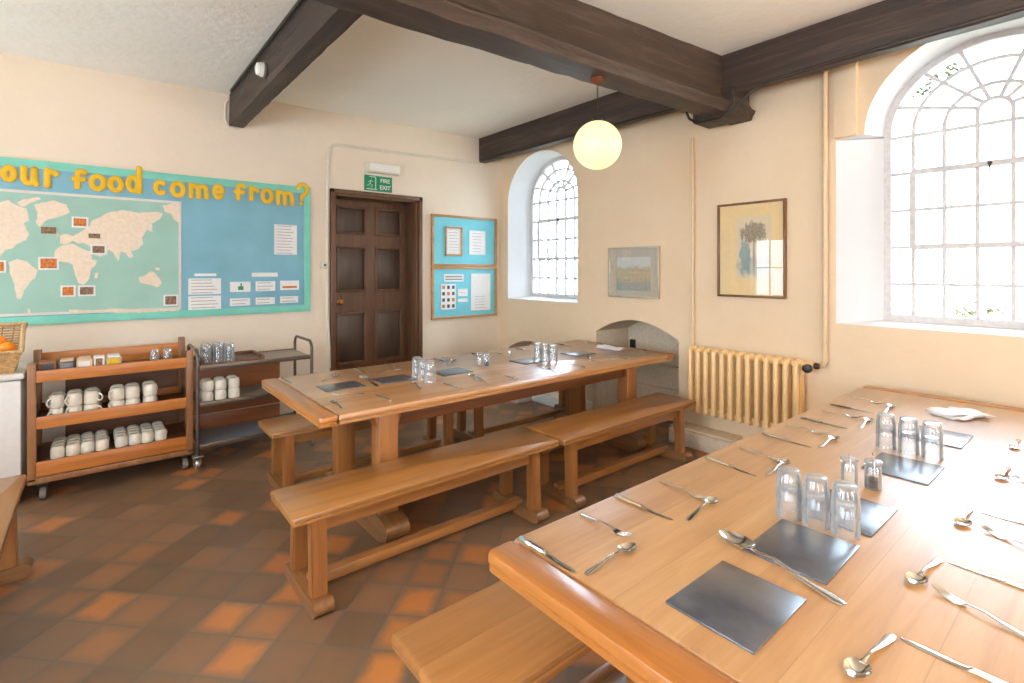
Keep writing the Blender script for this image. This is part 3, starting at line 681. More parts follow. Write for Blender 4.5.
wire('cable_conduit', [(0.93, 5.185, 3.03), (0.915, 5.185, 3.0), (0.912, 5.185, 2.86), (0.935, 5.185, 2.80), (1.02, 5.185, 2.79)], 0.009, M['off_plastic'], 'thin white cable looping round the end of the short beam', 'cable')
wire('beam_conduit', [(0.925, 5.0, 3.07), (0.925, 4.2, 3.07), (0.925, 3.2, 3.065), (0.925, 2.4, 3.07)], 0.012, M['iron'], 'dark cable pipe along the top of the short beam', 'pipe')
wire('beam_conduit', [(3.72, -2.0, 2.862), (3.72, 1.2, 2.862), (3.715, 1.62, 2.85), (3.71, 1.76, 2.80), (3.70, 1.88, 2.71), (3.70, 2.00, 2.665), (3.70, 2.18, 2.665), (3.71, 2.26, 2.72), (3.72, 2.31, 2.84), (3.72, 5.1, 2.862)], 0.011, M['iron'], 'dark cable pipe dipping under the beam joint', 'pipe')
# socket in recess and switch by the door
b = newbox((4.555, 3.43, 0.62), (4.572, 3.50, 0.74), 0.004); tag(obj('wall_socket', b, M['black']), 'small black socket box inside the arched recess', 'socket')
t = thing('light_switch', 'small grey switch on the conduit beside the door', 'switch', (1.80, 5.19, 1.55))
wobj('switch_plate', newbox((1.765, 5.165, 1.515), (1.835, 5.202, 1.585), 0.004), M['off_plastic'], t); wobj('switch_rocker', newbox((1.79, 5.158, 1.54), (1.81, 5.166, 1.56), 0.002), M['iron'], t)
# ------------------------------------------------------------------ pendant, detector, exit sign
def pendant(x, y, zb, zc_, label, on=True):
    t = thing('pendant_lamp', label, 'lamp', (x, y, zb))
    b = bmesh.new(); lathe(b, [(0, 0.0), (0.042, 0), (0.042, -0.018), (0.03, -0.028), (0.012, -0.04), (0, -0.045)], 16); obj('ceiling_rose', b, M['rust'], t)
    b = bmesh.new(); top = -0.045; bot = zc_-zb+0.162; n = 9
    for k in range(n):
        z = top+(bot-top)*(k+0.5)/n; h = (top-bot)/n*0.62
        P = [(h*math.sin(a)*0.32*(1 if k % 2 else 0), h*math.sin(a)*0.32*(0 if k % 2 else 1), z+h*math.cos(a)) for a in [2*PI*j/10 for j in range(10)]]
        tube(b, P, 0.0016, 5, closed=True)
    tube(b, [(0.004, 0, top), (0.009, 0.004, (top+bot)/2), (0, 0, bot)], 0.0015, 5); obj('chain', b, M['iron'], t)
    b = bmesh.new(); lathe(b, [(0, bot+0.005), (0.03, bot+0.005), (0.036, bot-0.02), (0.03, bot-0.03), (0, bot-0.03)], 16); obj('gallery', b, M['iron'], t)
    b = bmesh.new(); c = zc_-zb; lathe(b, [(0.15*math.sin(PI*k/24), c+0.15*math.cos(PI*k/24)) for k in range(25)], 40)
    g = obj('globe_shade', b, M['globe'], t, smooth=80); g['label'] = 'glowing opal glass globe'
pendant(2.43, 2.115, 2.70, 2.28, 'lit white glass globe lamp hanging by a chain from the great beam')
pendant(-0.6, 2.28, 2.70, 2.28, 'added lit globe lamp on the same beam, out of view to the left')  # added lamp out of view, for more warm fill
pendant(0.6, -1.6, 3.08, 2.28, 'added lit globe lamp over the hall, unseen behind the viewer')  # another unseen lamp, added to warm the rear of the hall
for i, (x, y, z) in enumerate(UPL):  # bowls added to go with the unseen fill lights
    t = thing('added_fill_bowl', 'added white bowl of a fill light, out of view', 'lamp', (x, y, z), group='added fill light bowls'); b = bmesh.new()
    lathe(b, [(0, -0.09), (0.06, -0.085), (0.13, -0.05), (0.175, 0.0), (0.19, 0.05), (0.186, 0.05), (0.17, 0.0), (0.12, -0.045), (0, -0.08)], 24); obj('fill_lamp_bowl', b, M['white_plastic'], t, smooth=70)
    dx = -0.25 if x < -1 else 0.22 if x > 3.5 else 0; dy = -0.2 if y < -4 else 0
    b = bmesh.new(); tube(b, [(dx*.4, dy*.4, -0.07), (dx, dy, -0.10)], 0.02, 8); obj('fill_lamp_arm', b, M['brass'], t)
t = thing('smoke_detector', 'round white smoke detector on the side of the short beam', 'smoke detector', (0.94, 3.92, 2.925))
b = bmesh.new(); lathe(b, [(0, 0), (0.058, 0), (0.058, 0.014), (0, 0.014)], 24, M=Matrix.Rotation(-PI/2, 4, 'Y')); obj('detector_base', b, M['rubber'], t)
b = bmesh.new(); lathe(b, [(0.05, 0.014), (0.05, 0.03), (0.042, 0.033), (0.042, 0.038), (0.046, 0.04), (0.04, 0.055), (0.02, 0.062), (0, 0.063)], 24, M=Matrix.Rotation(-PI/2, 4, 'Y')); obj('detector_head', b, M['white_plastic'], t)
b = newbox((2.235, 5.12, 2.545), (2.62, 5.199, 2.652), 0.014); t = thing('emergency_light', 'white emergency light box above the exit sign', 'light', (2.43, 5.2, 2.545)); wobj('light_housing', b, M['off_plastic'], t)
wobj('light_cover', newbox((2.255, 5.108, 2.56), (2.60, 5.122, 2.64), 0.006), M['white_plastic'], t)
t = thing('exit_sign', 'green and white running man fire exit sign above the door', 'sign', (2.39, 5.2, 2.355))
sp_ = wobj('sign_panel', newbox((2.228, 5.186, 2.355), (2.545, 5.199, 2.52), 0.001), M['green'], t)
def textmesh(s_, size, w3=0.0, bold=0.0):
    cu = bpy.data.curves.new('t', 'FONT'); cu.body = s_; cu.size = size; cu.extrude = 0.0008; cu.offset = bold; cu.resolution_u = 2; cu.align_x = 'CENTER'
    o = bpy.data.objects.new('t', cu); link(o); dg = bpy.context.evaluated_depsgraph_get(); me = bpy.data.meshes.new_from_object(o.evaluated_get(dg))
    b = bmesh.new(); b.from_mesh(me); bpy.data.objects.remove(o); bpy.data.curves.remove(cu); bpy.data.meshes.remove(me); return b
def wall_text(name, s_, size, x, z, Y, mat, parent, bold=0.0):
    b = textmesh(s_, size, bold=bold); bmesh.ops.transform(b, matrix=Matrix.Translation((x, Y, z))@Matrix.Rotation(PI/2, 4, 'X'), verts=b.verts); return wobj(name, b, mat, parent)
wall_text('exit_lettering', 'FIRE', 0.062, 2.462, 2.452, 5.1845, M['white_plastic'], sp_, 0.001); wall_text('exit_lettering', 'EXIT', 0.062, 2.462, 2.378, 5.1845, M['white_plastic'], sp_, 0.001)
b = bmesh.new(); X0, Z0 = 2.30, 2.44; Y = 5.183
for P, r in [([(0.0, 0.045), (0.001, 0.046)], 0.012), ([(-0.002, 0.028), (-0.012, -0.008)], 0.011), ([(-0.012, -0.008), (0.012, -0.022), (0.006, -0.05)], 0.006), ([(-0.012, -0.008), (-0.03, -0.028), (-0.048, -0.034)], 0.006), ([(-0.002, 0.026), (0.018, 0.014), (0.032, 0.022)], 0.004), ([(-0.002, 0.026), (-0.022, 0.02), (-0.03, 0.002)], 0.004)]:
    tube(b, [(X0+p, Y, Z0+q) for p, q in P], r, 8, flat=0.25)
tube(b, [(2.352, 5.1845, 2.375), (2.352, 5.1845, 2.505)], 0.004, 6); tube(b, [(2.35, 5.1845, 2.505), (2.28, 5.1845, 2.505)], 0.004, 6); tube(b, [(2.25, 5.1845, 2.372), (2.37, 5.1845, 2.372)], 0.004, 6)
wobj('running_figure', b, M['white_plastic'], sp_)
# ------------------------------------------------------------------ display board
def board():
    x0, x1, z0, z1 = -1.95, 1.66, 1.092, 2.319; t = thing('display_board', 'big blue display board with a world map and yellow cut-out heading', 'notice board', (0, 5.2, z0))
    wobj('backing_paper', newbox((x0, 5.182, z0), (x1, 5.2, z1), 0.002), M['blue_paper'], t)
    bw = 0.062
    b = bmesh.new()
    for lo, hi in [((x0, 5.176, z0), (x1, 5.1825, z0+bw)), ((x0, 5.176, z1-bw), (x1, 5.1825, z1)), ((x0, 5.176, z0+bw), (x0+bw, 5.1825, z1-bw)), ((x1-bw, 5.176, z0+bw), (x1, 5.1825, z1-bw))]:
        box(b, lo, hi, 0.001)
    q = wobj('border_strip', b, M['turq'], t); q['label'] = 'turquoise paper border'
    # map
    mb = bmesh.new(); box(mb, (-1.25, 5.174, 1.162), (0.576, 5.1815, 2.088), 0.0, 2); box(mb, (-1.23, 5.1725, 1.182), (0.556, 5.1745, 2.068), 0.0, 0)
    LANDS = [[(-0.609, 1.959), (-0.526, 1.986), (-0.483, 2.01), (-0.439, 1.973), (-0.388, 1.956), (-0.373, 1.865), (-0.402, 1.843), (-0.373, 1.762), (-0.388, 1.72), (-0.439, 1.688), (-0.461, 1.657), (-0.497, 1.646), (-0.554, 1.555), (-0.609, 1.574), (-0.664, 1.769), (-0.691, 1.904)], [(-0.439, 1.993), (-0.402, 2.023), (-0.32, 2.045), (-0.308, 2.031), (-0.365, 1.999), (-0.395, 1.966), (-0.424, 1.968)], [(-0.347, 1.986), (-0.305, 2.004), (-0.235, 2.027), (-0.164, 2.001), (-0.148, 1.939), (-0.203, 1.907), (-0.282, 1.87), (-0.32, 1.822), (-0.335, 1.846), (-0.327, 1.926)], [(-0.483, 1.555), (-0.439, 1.58), (-0.388, 1.566), (-0.327, 1.495), (-0.338, 1.443), (-0.373, 1.402), (-0.402, 1.351), (-0.417, 1.286), (-0.436, 1.291), (-0.451, 1.393), (-0.475, 1.474)], [(-0.227, 1.653), (-0.188, 1.69), (-0.128, 1.704), (-0.066, 1.663), (-0.024, 1.647), (-0.016, 1.581), (0.018, 1.578), (0.009, 1.538), (-0.024, 1.494), (-0.033, 1.429), (-0.066, 1.386), (-0.096, 1.397), (-0.118, 1.477), (-0.128, 1.537), (-0.164, 1.558), (-0.219, 1.568), (-0.235, 1.61)], [(-0.203, 1.759), (-0.164, 1.776), (-0.128, 1.762), (-0.082, 1.796), (-0.029, 1.843), (-0.016, 1.887), (0.035, 1.916), (0.078, 1.955), (0.175, 1.984), (0.283, 1.969), (0.396, 1.987), (0.444, 1.974), (0.425, 1.926), (0.368, 1.887), (0.377, 1.818), (0.339, 1.835), (0.302, 1.769), (0.311, 1.712), (0.265, 1.665), (0.229, 1.653), (0.247, 1.608), (0.22, 1.596), (0.192, 1.641), (0.166, 1.647), (0.148, 1.572), (0.118, 1.639), (0.087, 1.667), (0.078, 1.627), (0.038, 1.604), (0.001, 1.621), (-0.016, 1.68), (-0.066, 1.711), (-0.099, 1.705), (-0.128, 1.726), (-0.172, 1.696), (-0.203, 1.702)], [(0.28, 1.437), (0.33, 1.459), (0.368, 1.489), (0.396, 1.471), (0.425, 1.424), (0.438, 1.389), (0.406, 1.354), (0.358, 1.378), (0.293, 1.391)], [(0.444, 2.044), (0.503, 2.065), (0.562, 2.077), (0.568, 1.899), (0.532, 1.921), (0.503, 1.978), (0.458, 1.991)], [(0.004, 1.477), (0.026, 1.481), (0.018, 1.433), (0.001, 1.437)], [(0.392, 1.522), (0.425, 1.517), (0.419, 1.494), (0.396, 1.503)], [(-0.151, 1.196), (-0.016, 1.184), (0.139, 1.19), (0.321, 1.168), (0.473, 1.169), (0.562, 1.17), (0.562, 1.155), (0.321, 1.149), (-0.148, 1.17)], [(-0.227, 1.815), (-0.219, 1.79), (-0.208, 1.759), (-0.224, 1.752), (-0.235, 1.789)], [(-0.38, 1.217), (-0.368, 1.21), (-0.362, 1.169), (-0.383, 1.17)]]
    for poly in LANDS:
        # outline nudged with small bays so the coasts are not straight
        rnd = random.Random(len(poly)); P = []
        for i in range(len(poly)):
            a, c = poly[i], poly[(i+1) % len(poly)]; P.append(a)
            L = math.hypot(c[0]-a[0], c[1]-a[1])
            for k in range(1, max(1, int(L/0.02))): f = k/max(1, int(L/0.02)); P.append((a[0]+(c[0]-a[0])*f+rnd.uniform(-.004, .004), a[1]+(c[1]-a[1])*f+rnd.uniform(-.004, .004)))
        vs = [mb.verts.new((x, 5.1719, z)) for x, z in P]
        es = [mb.edges.new((vs[i], vs[(i+1) % len(vs)])) for i in range(len(vs))]
        for f in bmesh.ops.triangle_fill(mb, edges=es, use_beauty=True)['geom']:
            if isinstance(f, bmesh.types.BMFace): f.material_index = 1
    wm = q = wobj('world_map', mb, [M['sea'], M['land'], M['map_border']], t, smooth=0); q['label'] = 'large pale green world map sheet'
    for i, (x, z, w_, h_, m_) in enumerate([(-0.086, 1.87, 0.099, 0.083, 'o'), (-0.266, 1.798, 0.084, 0.05, 'plainb'), (0.025, 1.662, 0.098, 0.079, 'b'), (-0.266, 1.55, 0.115, 0.097, 'o'), (-0.531, 1.525, 0.074, 0.091, 'o'), (-0.156, 1.338, 0.088, 0.087, 'o'), (-0.046, 1.338, 0.105, 0.083, 'b'), (0.501, 1.243, 0.102, 0.094, 'b'), (-0.0, 1.768, 0.071, 0.037, 'plainb')]):
        b = newbox((x-w_/2, 5.168, z-h_/2), (x+w_/2, 5.1715, z+h_/2), 0, 0)
        if m_ != 'plainb': box(b, (x-w_/2+0.012, 5.1668, z-h_/2+0.012), (x+w_/2-0.012, 5.1684, z+h_/2-0.012), 0, 1)
        wobj('food_picture', b, [M['paper'] if m_ != 'plainb' else M['photo_b'], M['photo_o'] if m_ == 'o' else M['photo_b']], wm, smooth=0)
    for i, (x, z, w_, h_, m_) in enumerate([(1.428, 1.792, 0.206, 0.288, 1), (0.757, 1.458, 0.166, 0.023, 0), (0.753, 1.356, 0.248, 0.14, 1), (0.753, 1.213, 0.248, 0.118, 1), (1.242, 1.456, 0.226, 0.038, 0), (1.034, 1.346, 0.168, 0.092, 2), (1.247, 1.348, 0.17, 0.092, 1), (1.464, 1.352, 0.173, 0.09, 3), (1.032, 1.207, 0.165, 0.068, 1), (1.245, 1.209, 0.166, 0.064, 1), (1.46, 1.214, 0.165, 0.063, 1)]):
        b = newbox((x-w_/2, 5.177, z-h_/2), (x+w_/2, 5.1815, z+h_/2), 0, 0)
        if m_ == 1:
            n = max(1, int(h_/0.028))
            for k in range(n):
                zz = z+h_/2-(k+0.5)*h_/n; box(b, (x-w_*0.42, 5.176, zz-0.0025), (x+w_*random.uniform(0.2, 0.42), 5.1772, zz+0.0025), 0, 1)
        if m_ == 2: box(b, (x-0.02, 5.176, z-0.03), (x+0.025, 5.1772, z+0.005), 0, 2); box(b, (x+0.0, 5.176, z), (x+0.012, 5.1772, z+0.035), 0, 2)
        if m_ == 3: box(b, (x-w_*0.38, 5.176, z-h_*0.3), (x+w_*0.38, 5.1772, z-h_*0.08), 0, 3)
        wobj('paper_card', b, [M['paper'], M['ink'], M['green'], M['photo_o']], t, smooth=0)
    # heading: rounded cut-out letters
    def arc(cx_, cz_, rx, rz_, a0, a1, n=14): return [(cx_+rx*math.cos(math.radians(a0+(a1-a0)*k/n)), cz_+rz_*math.sin(math.radians(a0+(a1-a0)*k/n))) for k in range(n+1)]
    G = {'o': [arc(.5, .5, .44, .46, 0, 360)], 'c': [arc(.55, .5, .45, .46, 50, 310)], 'e': [[(.12, .5), (.86, .5)], arc(.5, .5, .38, .46, 0, 315)],
         'u': [[(.14, .95), (.14, .45)]+arc(.45, .40, .31, .3, 180, 360)+[(.80, .95)], [(.80, .95), (.80, .3), (.92, .08)]],
         'r': [[(.2, .95), (.2, .06)], [(.2, .6)]+arc(.55, .55, .35, .32, 160, 40)], 'm': [[(.1, .95), (.1, .06)], [(.1, .6)]+arc(.3, .6, .2, .26, 170, 0)+[(.5, .06)], [(.5, .6)]+arc(.7, .6, .2, .26, 170, 0)+[(.92, .06)]],
         'f': [arc(.62, .75, .3, .2, 40, 180)+[(.3, .06)], [(.08, .5), (.75, .5)]], 'd': [arc(.42, .33, .32, .28, 0, 360), [(.82, .98), (.82, .04)]],
         '?': [arc(.5, .72, .34, .24, 170, -60)+[(.42, .4), (.40, .28)], [(.36, .06), (.38, .06)]]}
    for ch, xa, xb, za, zb in [('o', -0.523, -0.437, 2.139, 2.262), ('u', -0.427, -0.314, 2.118, 2.269), ('r', -0.303, -0.197, 2.115, 2.27), ('f', -0.139, -0.033, 2.124, 2.286), ('o', -0.036, 0.077, 2.123, 2.257), ('o', 0.081, 0.187, 2.122, 2.255), ('d', 0.191, 0.316, 2.124, 2.351), ('c', 0.377, 0.474, 2.13, 2.255), ('o', 0.495, 0.61, 2.12, 2.261), ('m', 0.621, 0.79, 2.121, 2.261), ('e', 0.804, 0.911, 2.13, 2.268), ('f', 0.976, 1.09, 2.133, 2.296), ('r', 1.095, 1.203, 2.137, 2.281), ('o', 1.203, 1.319, 2.125, 2.274), ('m', 1.328, 1.511, 2.117, 2.276), ('?', 1.511, 1.661, 2.13, 2.361)]:
        b = bmesh.new(); sw = 0.0175; xa -= 0.004; xb += 0.004; za -= 0.006; zb += 0.006
        for st in G[ch]:
            pts = [(xa+sw+(xb-xa-2*sw)*p, 0, za+sw+(zb-za-2*sw)*q) for p, q in st]
            for rr, yy, mi, fl in ((sw+0.004, 5.176, 1, 0.10), (sw-0.002, 5.173, 0, 0.12)):
                n0 = len(b.verts); b.verts.ensure_lookup_table()
                Q = [pts[0]]
                for p in pts[1:]:
                    if (Vector(p)-Vector(Q[-1])).length > 1e-4: Q.append(p)
                closed = len(Q) > 4 and (Vector(Q[0])-Vector(Q[-1])).length < 1e-3
                if closed: Q = Q[:-1]
                tube(b, Q, rr, 12, closed=closed, mi=mi)
                if not closed:
                    for e_ in (Q[0], Q[-1]): lathe(b, [(rr*math.sin(PI*k/6), rr*math.cos(PI*k/6)) for k in range(7)], 12, loc=e_, mi=mi)
                b.verts.ensure_lookup_table()
                for v in list(b.verts)[n0:]: v.co.y = yy+v.co.y*fl
        wobj('heading_letter', b, [M['yellow'], M['ltr_edge']], t, smooth=60)
board()
# ------------------------------------------------------------------ the pair of small notice boards
def notice(z0, z1, label, sheets):
    x0, x1 = 3.04, 4.0; t = thing('notice_board', label, 'notice board', (3.52, 5.2, z0)); w_ = 0.028
    b = bmesh.new()
    for lo, hi in [((x0, 5.165, z0), (x1, 5.2, z0+w_)), ((x0, 5.165, z1-w_), (x1, 5.2, z1)), ((x0, 5.165, z0+w_), (x0+w_, 5.2, z1-w_)), ((x1-w_, 5.165, z0+w_), (x1, 5.2, z1-w_))]: box(b, lo, hi, 0.004)
    wobj('board_frame', b, M['frame_oak'], t); wobj('backing_paper', newbox((x0+w_, 5.185, z0+w_), (x1-w_, 5.198, z1-w_)), M['pale_blue'], t, smooth=0)
    for (a, b_, c, e, k) in sheets:
        b = newbox((a, 5.178, c), (b_, 5.1845, e), 0.0005, 0)
        if k in ('framed',):
            for lo, hi in [((a, 5.165, c), (a+.022, 5.184, e)), ((b_-.022, 5.165, c), (b_, 5.184, e)), ((a, 5.165, c), (b_, 5.184, c+.022)), ((a, 5.165, e-.022), (b_, 5.184, e))]: box(b, lo, hi, 0.003, 3)
        if k in ('text', 'framed'):
            n = int((e-c)/0.035)
            for i in range(1, n): zz = e-(e-c)*i/n; box(b, (a+(b_-a)*.2, 5.177, zz-.002), (b_-(b_-a)*random.uniform(.2, .35), 5.1782, zz+.002), 0, 1)
        if k == 'icons':
            for i in range(3):
                for j in range(4): xx, zz = a+(b_-a)*(i+.5)/3, c+(e-c)*(j+.5)/4; box(b, (xx-.018, 5.177, zz-.02), (xx+.018, 5.1782, zz+.02), 0, 2 if (i+j) % 3 else 4)
        if k == 'head':
            for zz in (e-.03, c+.028): box(b, (a+.02, 5.177, zz-.008), (b_-.02, 5.1782, zz+.008), 0, 1)
        wobj('pinned_notice', b, [M['paper'], M['ink'], M['ink_dark'], M['frame_oak'], M['photo_o']], t, smooth=0)
notice(1.545, 2.158, 'upper of two pale blue notice boards right of the door, with a small framed sheet', [(3.225, 3.47, 1.67, 2.02, 'framed'), (3.575, 3.82, 1.69, 1.99, 'text')])
notice(0.915, 1.538, 'lower of two pale blue notice boards right of the door, with icon sheet', [(3.17, 3.375, 1.03, 1.33, 'icons'), (3.21, 3.49, 1.36, 1.45, 'head'), (3.41, 3.55, 1.18, 1.27, 'text'), (3.41, 3.55, 1.11, 1.15, 'blank'), (3.60, 3.90, 1.20, 1.455, 'blank'), (3.60, 3.90, 0.995, 1.205, 'text')])
# ------------------------------------------------------------------ framed pictures
def picture(y0, y1, z0, z1, fw, fm, mm, inner, pic, label, big):
    t = thing('framed_picture', label, 'picture', (4.07, (y0+y1)/2, z0)); b = bmesh.new(); Xf = 4.035
    for lo, hi in [((Xf, y0, z0), (4.069, y1, z0+fw)), ((Xf, y0, z1-fw), (4.069, y1, z1)), ((Xf, y0, z0+fw), (4.069, y0+fw, z1-fw)), ((Xf, y1-fw, z0+fw), (4.069, y1, z1-fw))]: box(b, lo, hi, 0.004)
    wobj('picture_frame', b, fm, t); wobj('mount', newbox((4.052, y0+fw, z0+fw), (4.066, y1-fw, z1-fw)), mm, t, smooth=0)
    a, c, e, f = inner; b = newbox((4.050, a, e), (4.0525, c, f)); 
    if big:
        pass
    wobj('artwork', b, [pic, M['paint_tree'], M['paint_teal']], t, smooth=0)
    b = bmesh.new(); b.faces.new([b.verts.new(p) for p in [(4.043, y0+fw, z0+fw), (4.043, y1-fw, z0+fw), (4.043, y1-fw, z1-fw), (4.043, y0+fw, z1-fw)]]); wobj('picture_glass', b, M['picglass'], t, smooth=0)
picture(1.655, 2.20, 1.28, 2.045, 0.018, M['frame_brown'], M['mount'], (1.76, 2.05, 1.43, 1.93), M['paint2'], 'tall brown-framed tree print beside the radiator pipe', True)
picture(2.775, 3.375, 1.228, 1.725, 0.022, M['silver_frame'], M['grey_mount'], (2.87, 3.27, 1.30, 1.625), M['paint1'], 'small silver-framed landscape picture above the arched recess', False)
# ------------------------------------------------------------------ tableware
def place_mat(poly, label, z=0.75, g='slate table mats'):
    cx_ = sum(p[0] for p in poly)/4; cy_ = sum(p[1] for p in poly)/4
    a = math.atan2(poly[2][1]-poly[3][1], poly[2][0]-poly[3][0]); L = math.hypot(poly[2][0]-poly[3][0], poly[2][1]-poly[3][1])
    return cx_, cy_, a
b = newbox((-0.127, -0.1, 0), (0.127, 0.1, 0.0055), 0.0015, M=None); mat0 = obj('table_mat', b, M['slate']); first_mat = [mat0]
def mat_at(x, y, rz, label):
    if first_mat: o = first_mat.pop(); 
    else: o = mat0.copy(); link(o)
    o.location = (x, y, 0.7502); o.rotation_euler = (0, 0, rz); tag(o, label, 'table mat', 'grey slate table mats')
NT = 'near table'; FT = 'far table'
ords = ['first', 'second', 'third', 'fourth', 'fifth', 'sixth', 'seventh']
for i, (x, y, r) in enumerate([(1.118, .564, 0), (1.467, .56, 0.02), (1.806, .559, 0), (2.362, .545, 0.0), (2.93, .548, 0)]):
    mat_at(x, y, r, ['grey slate mat at the near end of the near table, beside the serving spoon', 'grey slate mat between the serving spoon and the nearest tumblers', 'grey slate mat behind the nearest tumblers, before the salt and pepper', 'grey slate mat of the near table in front of the second group of tumblers', 'grey slate mat of the near table behind the second group of tumblers'][i])
for i, (x, y, r) in enumerate([(1.226, 3.22, 0), (1.587, 3.20, 0), (2.03, 3.17, 0.0), (2.762, 3.14, 0), (3.356, 3.145, 0)]):
    mat_at(x, y, r, 'slate mat on the far table, %s from its left end' % ords[i])
# tumblers
def tumbler():
    t = thing('tumbler', '', 'glass'); n = 48; b = bmesh.new()
    # upside down: rim at z=0, base on top
    out = [(0.0352, 0.0), (0.0366, 0.0015), (0.0366, 0.005), (0.0356, 0.008), (0.0352, 0.03), (0.034, 0.055), (0.0335, 0.058), (0.0315, 0.062), (0.029, 0.086), (0.026, 0.09), (0, 0.088)]
    inn = [(0, 0.080), (0.025, 0.080), (0.0275, 0.074), (0.0315, 0.055), (0.0338, 0.008), (0.0345, 0.0), (0.0352, 0.0)]
    lathe(b, out+inn, n)
    for v in b.verts:
        if 0.055 < v.co.z < 0.087 and math.hypot(v.co.x, v.co.y) > 0.0285:
            a = math.atan2(v.co.y, v.co.x); k = 1+0.03*math.cos(a*16); v.co.x *= k; v.co.y *= k
    obj('tumbler_body', b, M['tumbler'], t, smooth=60, kind='noflip')
    return t
tb0 = tumbler(); used = []
def put_tumbler(x, y, z, label, group, sc=1.0):
    if not used: o = tb0; used.append(1); o.location = (x, y, z); o['label'] = label; o['group'] = group
    else: o = dup(tb0, (x, y, z), random.uniform(0, 6), label, group)
    o.scale = (sc, sc, sc)
def stack(cols, where, grp, cn):
    for (x, y), nme in zip(cols, cn):
        for lv, z in (('lower', 0.7502), ('upper', 0.7502+0.054)):
            put_tumbler(x, y, z, '%s tumbler of the %s stack, %s' % (lv, nme, where), grp)
stack([(1.636, .66), (1.64, .586), (1.645, .512)], 'beside the serving spoon', 'tumblers nearest the viewer', ['radiator-side', 'middle', 'window-side'])
stack([(2.585, .655), (2.585, .578), (2.585, .502)], 'near table, past the salt and pepper', 'second group of tumblers on the near table', ['radiator-side', 'middle', 'window-side'])
stack([(1.732, 2.97), (1.735, 3.06), (1.735, 3.15)], 'far table, left of the salt and pepper', 'tumblers on the left part of the far table', ['front', 'middle', 'back'])
stack([(2.888, 2.985), (2.875, 3.062), (2.86, 3.14)], 'far table, right of the salt and pepper', 'tumblers on the right part of the far table', ['front', 'middle', 'back'])
# salt and pepper
def cruet(x, y, kind, label, first=None):
    t = thing('%s_jar' % kind, label, 'jar', (x, y, 0.7502), 0.4, 'salt and pepper jars')
    b = bmesh.new(); lathe(b, [(0, 0.0), (0.023, 0), (0.025, 0.004), (0.025, 0.07), (0.02, 0.078), (0.02, 0.085), (0.018, 0.085), (0.018, 0.078), (0.0225, 0.068), (0.0225, 0.006), (0, 0.006)], 24)
    obj('jar_body', b, M['tumbler'], t, smooth=50, kind='noflip')
    b = bmesh.new(); h = 0.042 if kind == 'salt' else 0.034; lathe(b, [(0, 0.0065), (0.0215, 0.0065), (0.0215, h), (0.01, h+0.003), (0, h+0.002)], 20); obj('contents', b, M[kind], t)
    b = bmesh.new(); lathe(b, [(0, 0.086), (0.026, 0.086), (0.028, 0.09), (0.026, 0.096), (0.012, 0.098), (0, 0.098)], 24); obj('jar_lid', b, M['tumbler'], t, smooth=50, kind='noflip')
    b = bmesh.new(); P = [(0.024*math.cos(a), 0.024*math.sin(a), 0.08) for a in [2*PI*k/20 for k in range(20)]]; tube(b, P, 0.0012, 5, closed=True)
    tube(b, [(0.024, 0, 0.08), (0.033, 0, 0.085), (0.030, 0, 0.10), (0.0, 0, 0.102), (-0.030, 0, 0.10), (-0.033, 0, 0.085), (-0.024, 0, 0.08)], 0.0012, 5); obj('wire_clip', b, M['steel'], t)
    if kind == 'pepper':
        b = bmesh.new(); tube(b, [(0.004, 0, 0.03), (0, 0.0, 0.118)], 0.002, 6); lathe(b, [(0, 0.114), (0.005, 0.118), (0, 0.123)], 8); obj('small_scoop', b, M['steel'], t)
cruet(2.035, .622, 'salt', 'glass clip-top salt jar between the near table tumblers'); cruet(2.065, .560, 'pepper', 'glass clip-top pepper jar between the near table tumblers')
cruet(2.34, 3.245, 'salt', 'glass clip-top salt jar in the middle of the far table'); cruet(2.355, 3.175, 'pepper', 'glass clip-top pepper jar in the middle of the far table')
# cutlery: each lies along +x with its handle end at x = 0
def knife_mesh():
    b = bmesh.new(); L = 0.215
    st = [(0, .006, .003), (0.004, .0085, .0042), (0.05, .0075, .0042), (0.09, .0062, .0036), (0.104, .0075, .004), (0.112, .0085, .0022), (0.15, .0095, .0014), (0.185, .009, .0012), (0.205, .006, .001), (L, .001, .0008)]
    R_ = []
    for x, w_, h_ in st:
        R_.append([b.verts.new(p) for p in [(x, -w_, h_*.6), (x, -w_*.6, h_*1.9), (x, w_*.6, h_*1.9), (x, w_, h_*.6), (x, w_*.6, 0), (x, -w_*.6, 0)]])
    for A, B in zip(R_, R_[1:]): bridge(b, A, B)
    b.faces.new(R_[0]); b.faces.new(R_[-1][::-1]); return b
def handle(b, pts, ws, hs, n=6):
    R_ = []
    for (x, z), w_, h_ in zip(pts, ws, hs):
        R_.append([b.verts.new((x, w_*math.cos(2*PI*k/8+PI/8), z+h_*math.sin(2*PI*k/8+PI/8))) for k in range(8)])
    for A, B in zip(R_, R_[1:]): bridge(b, A, B)
    b.faces.new(R_[0]); b.faces.new(R_[-1][::-1])
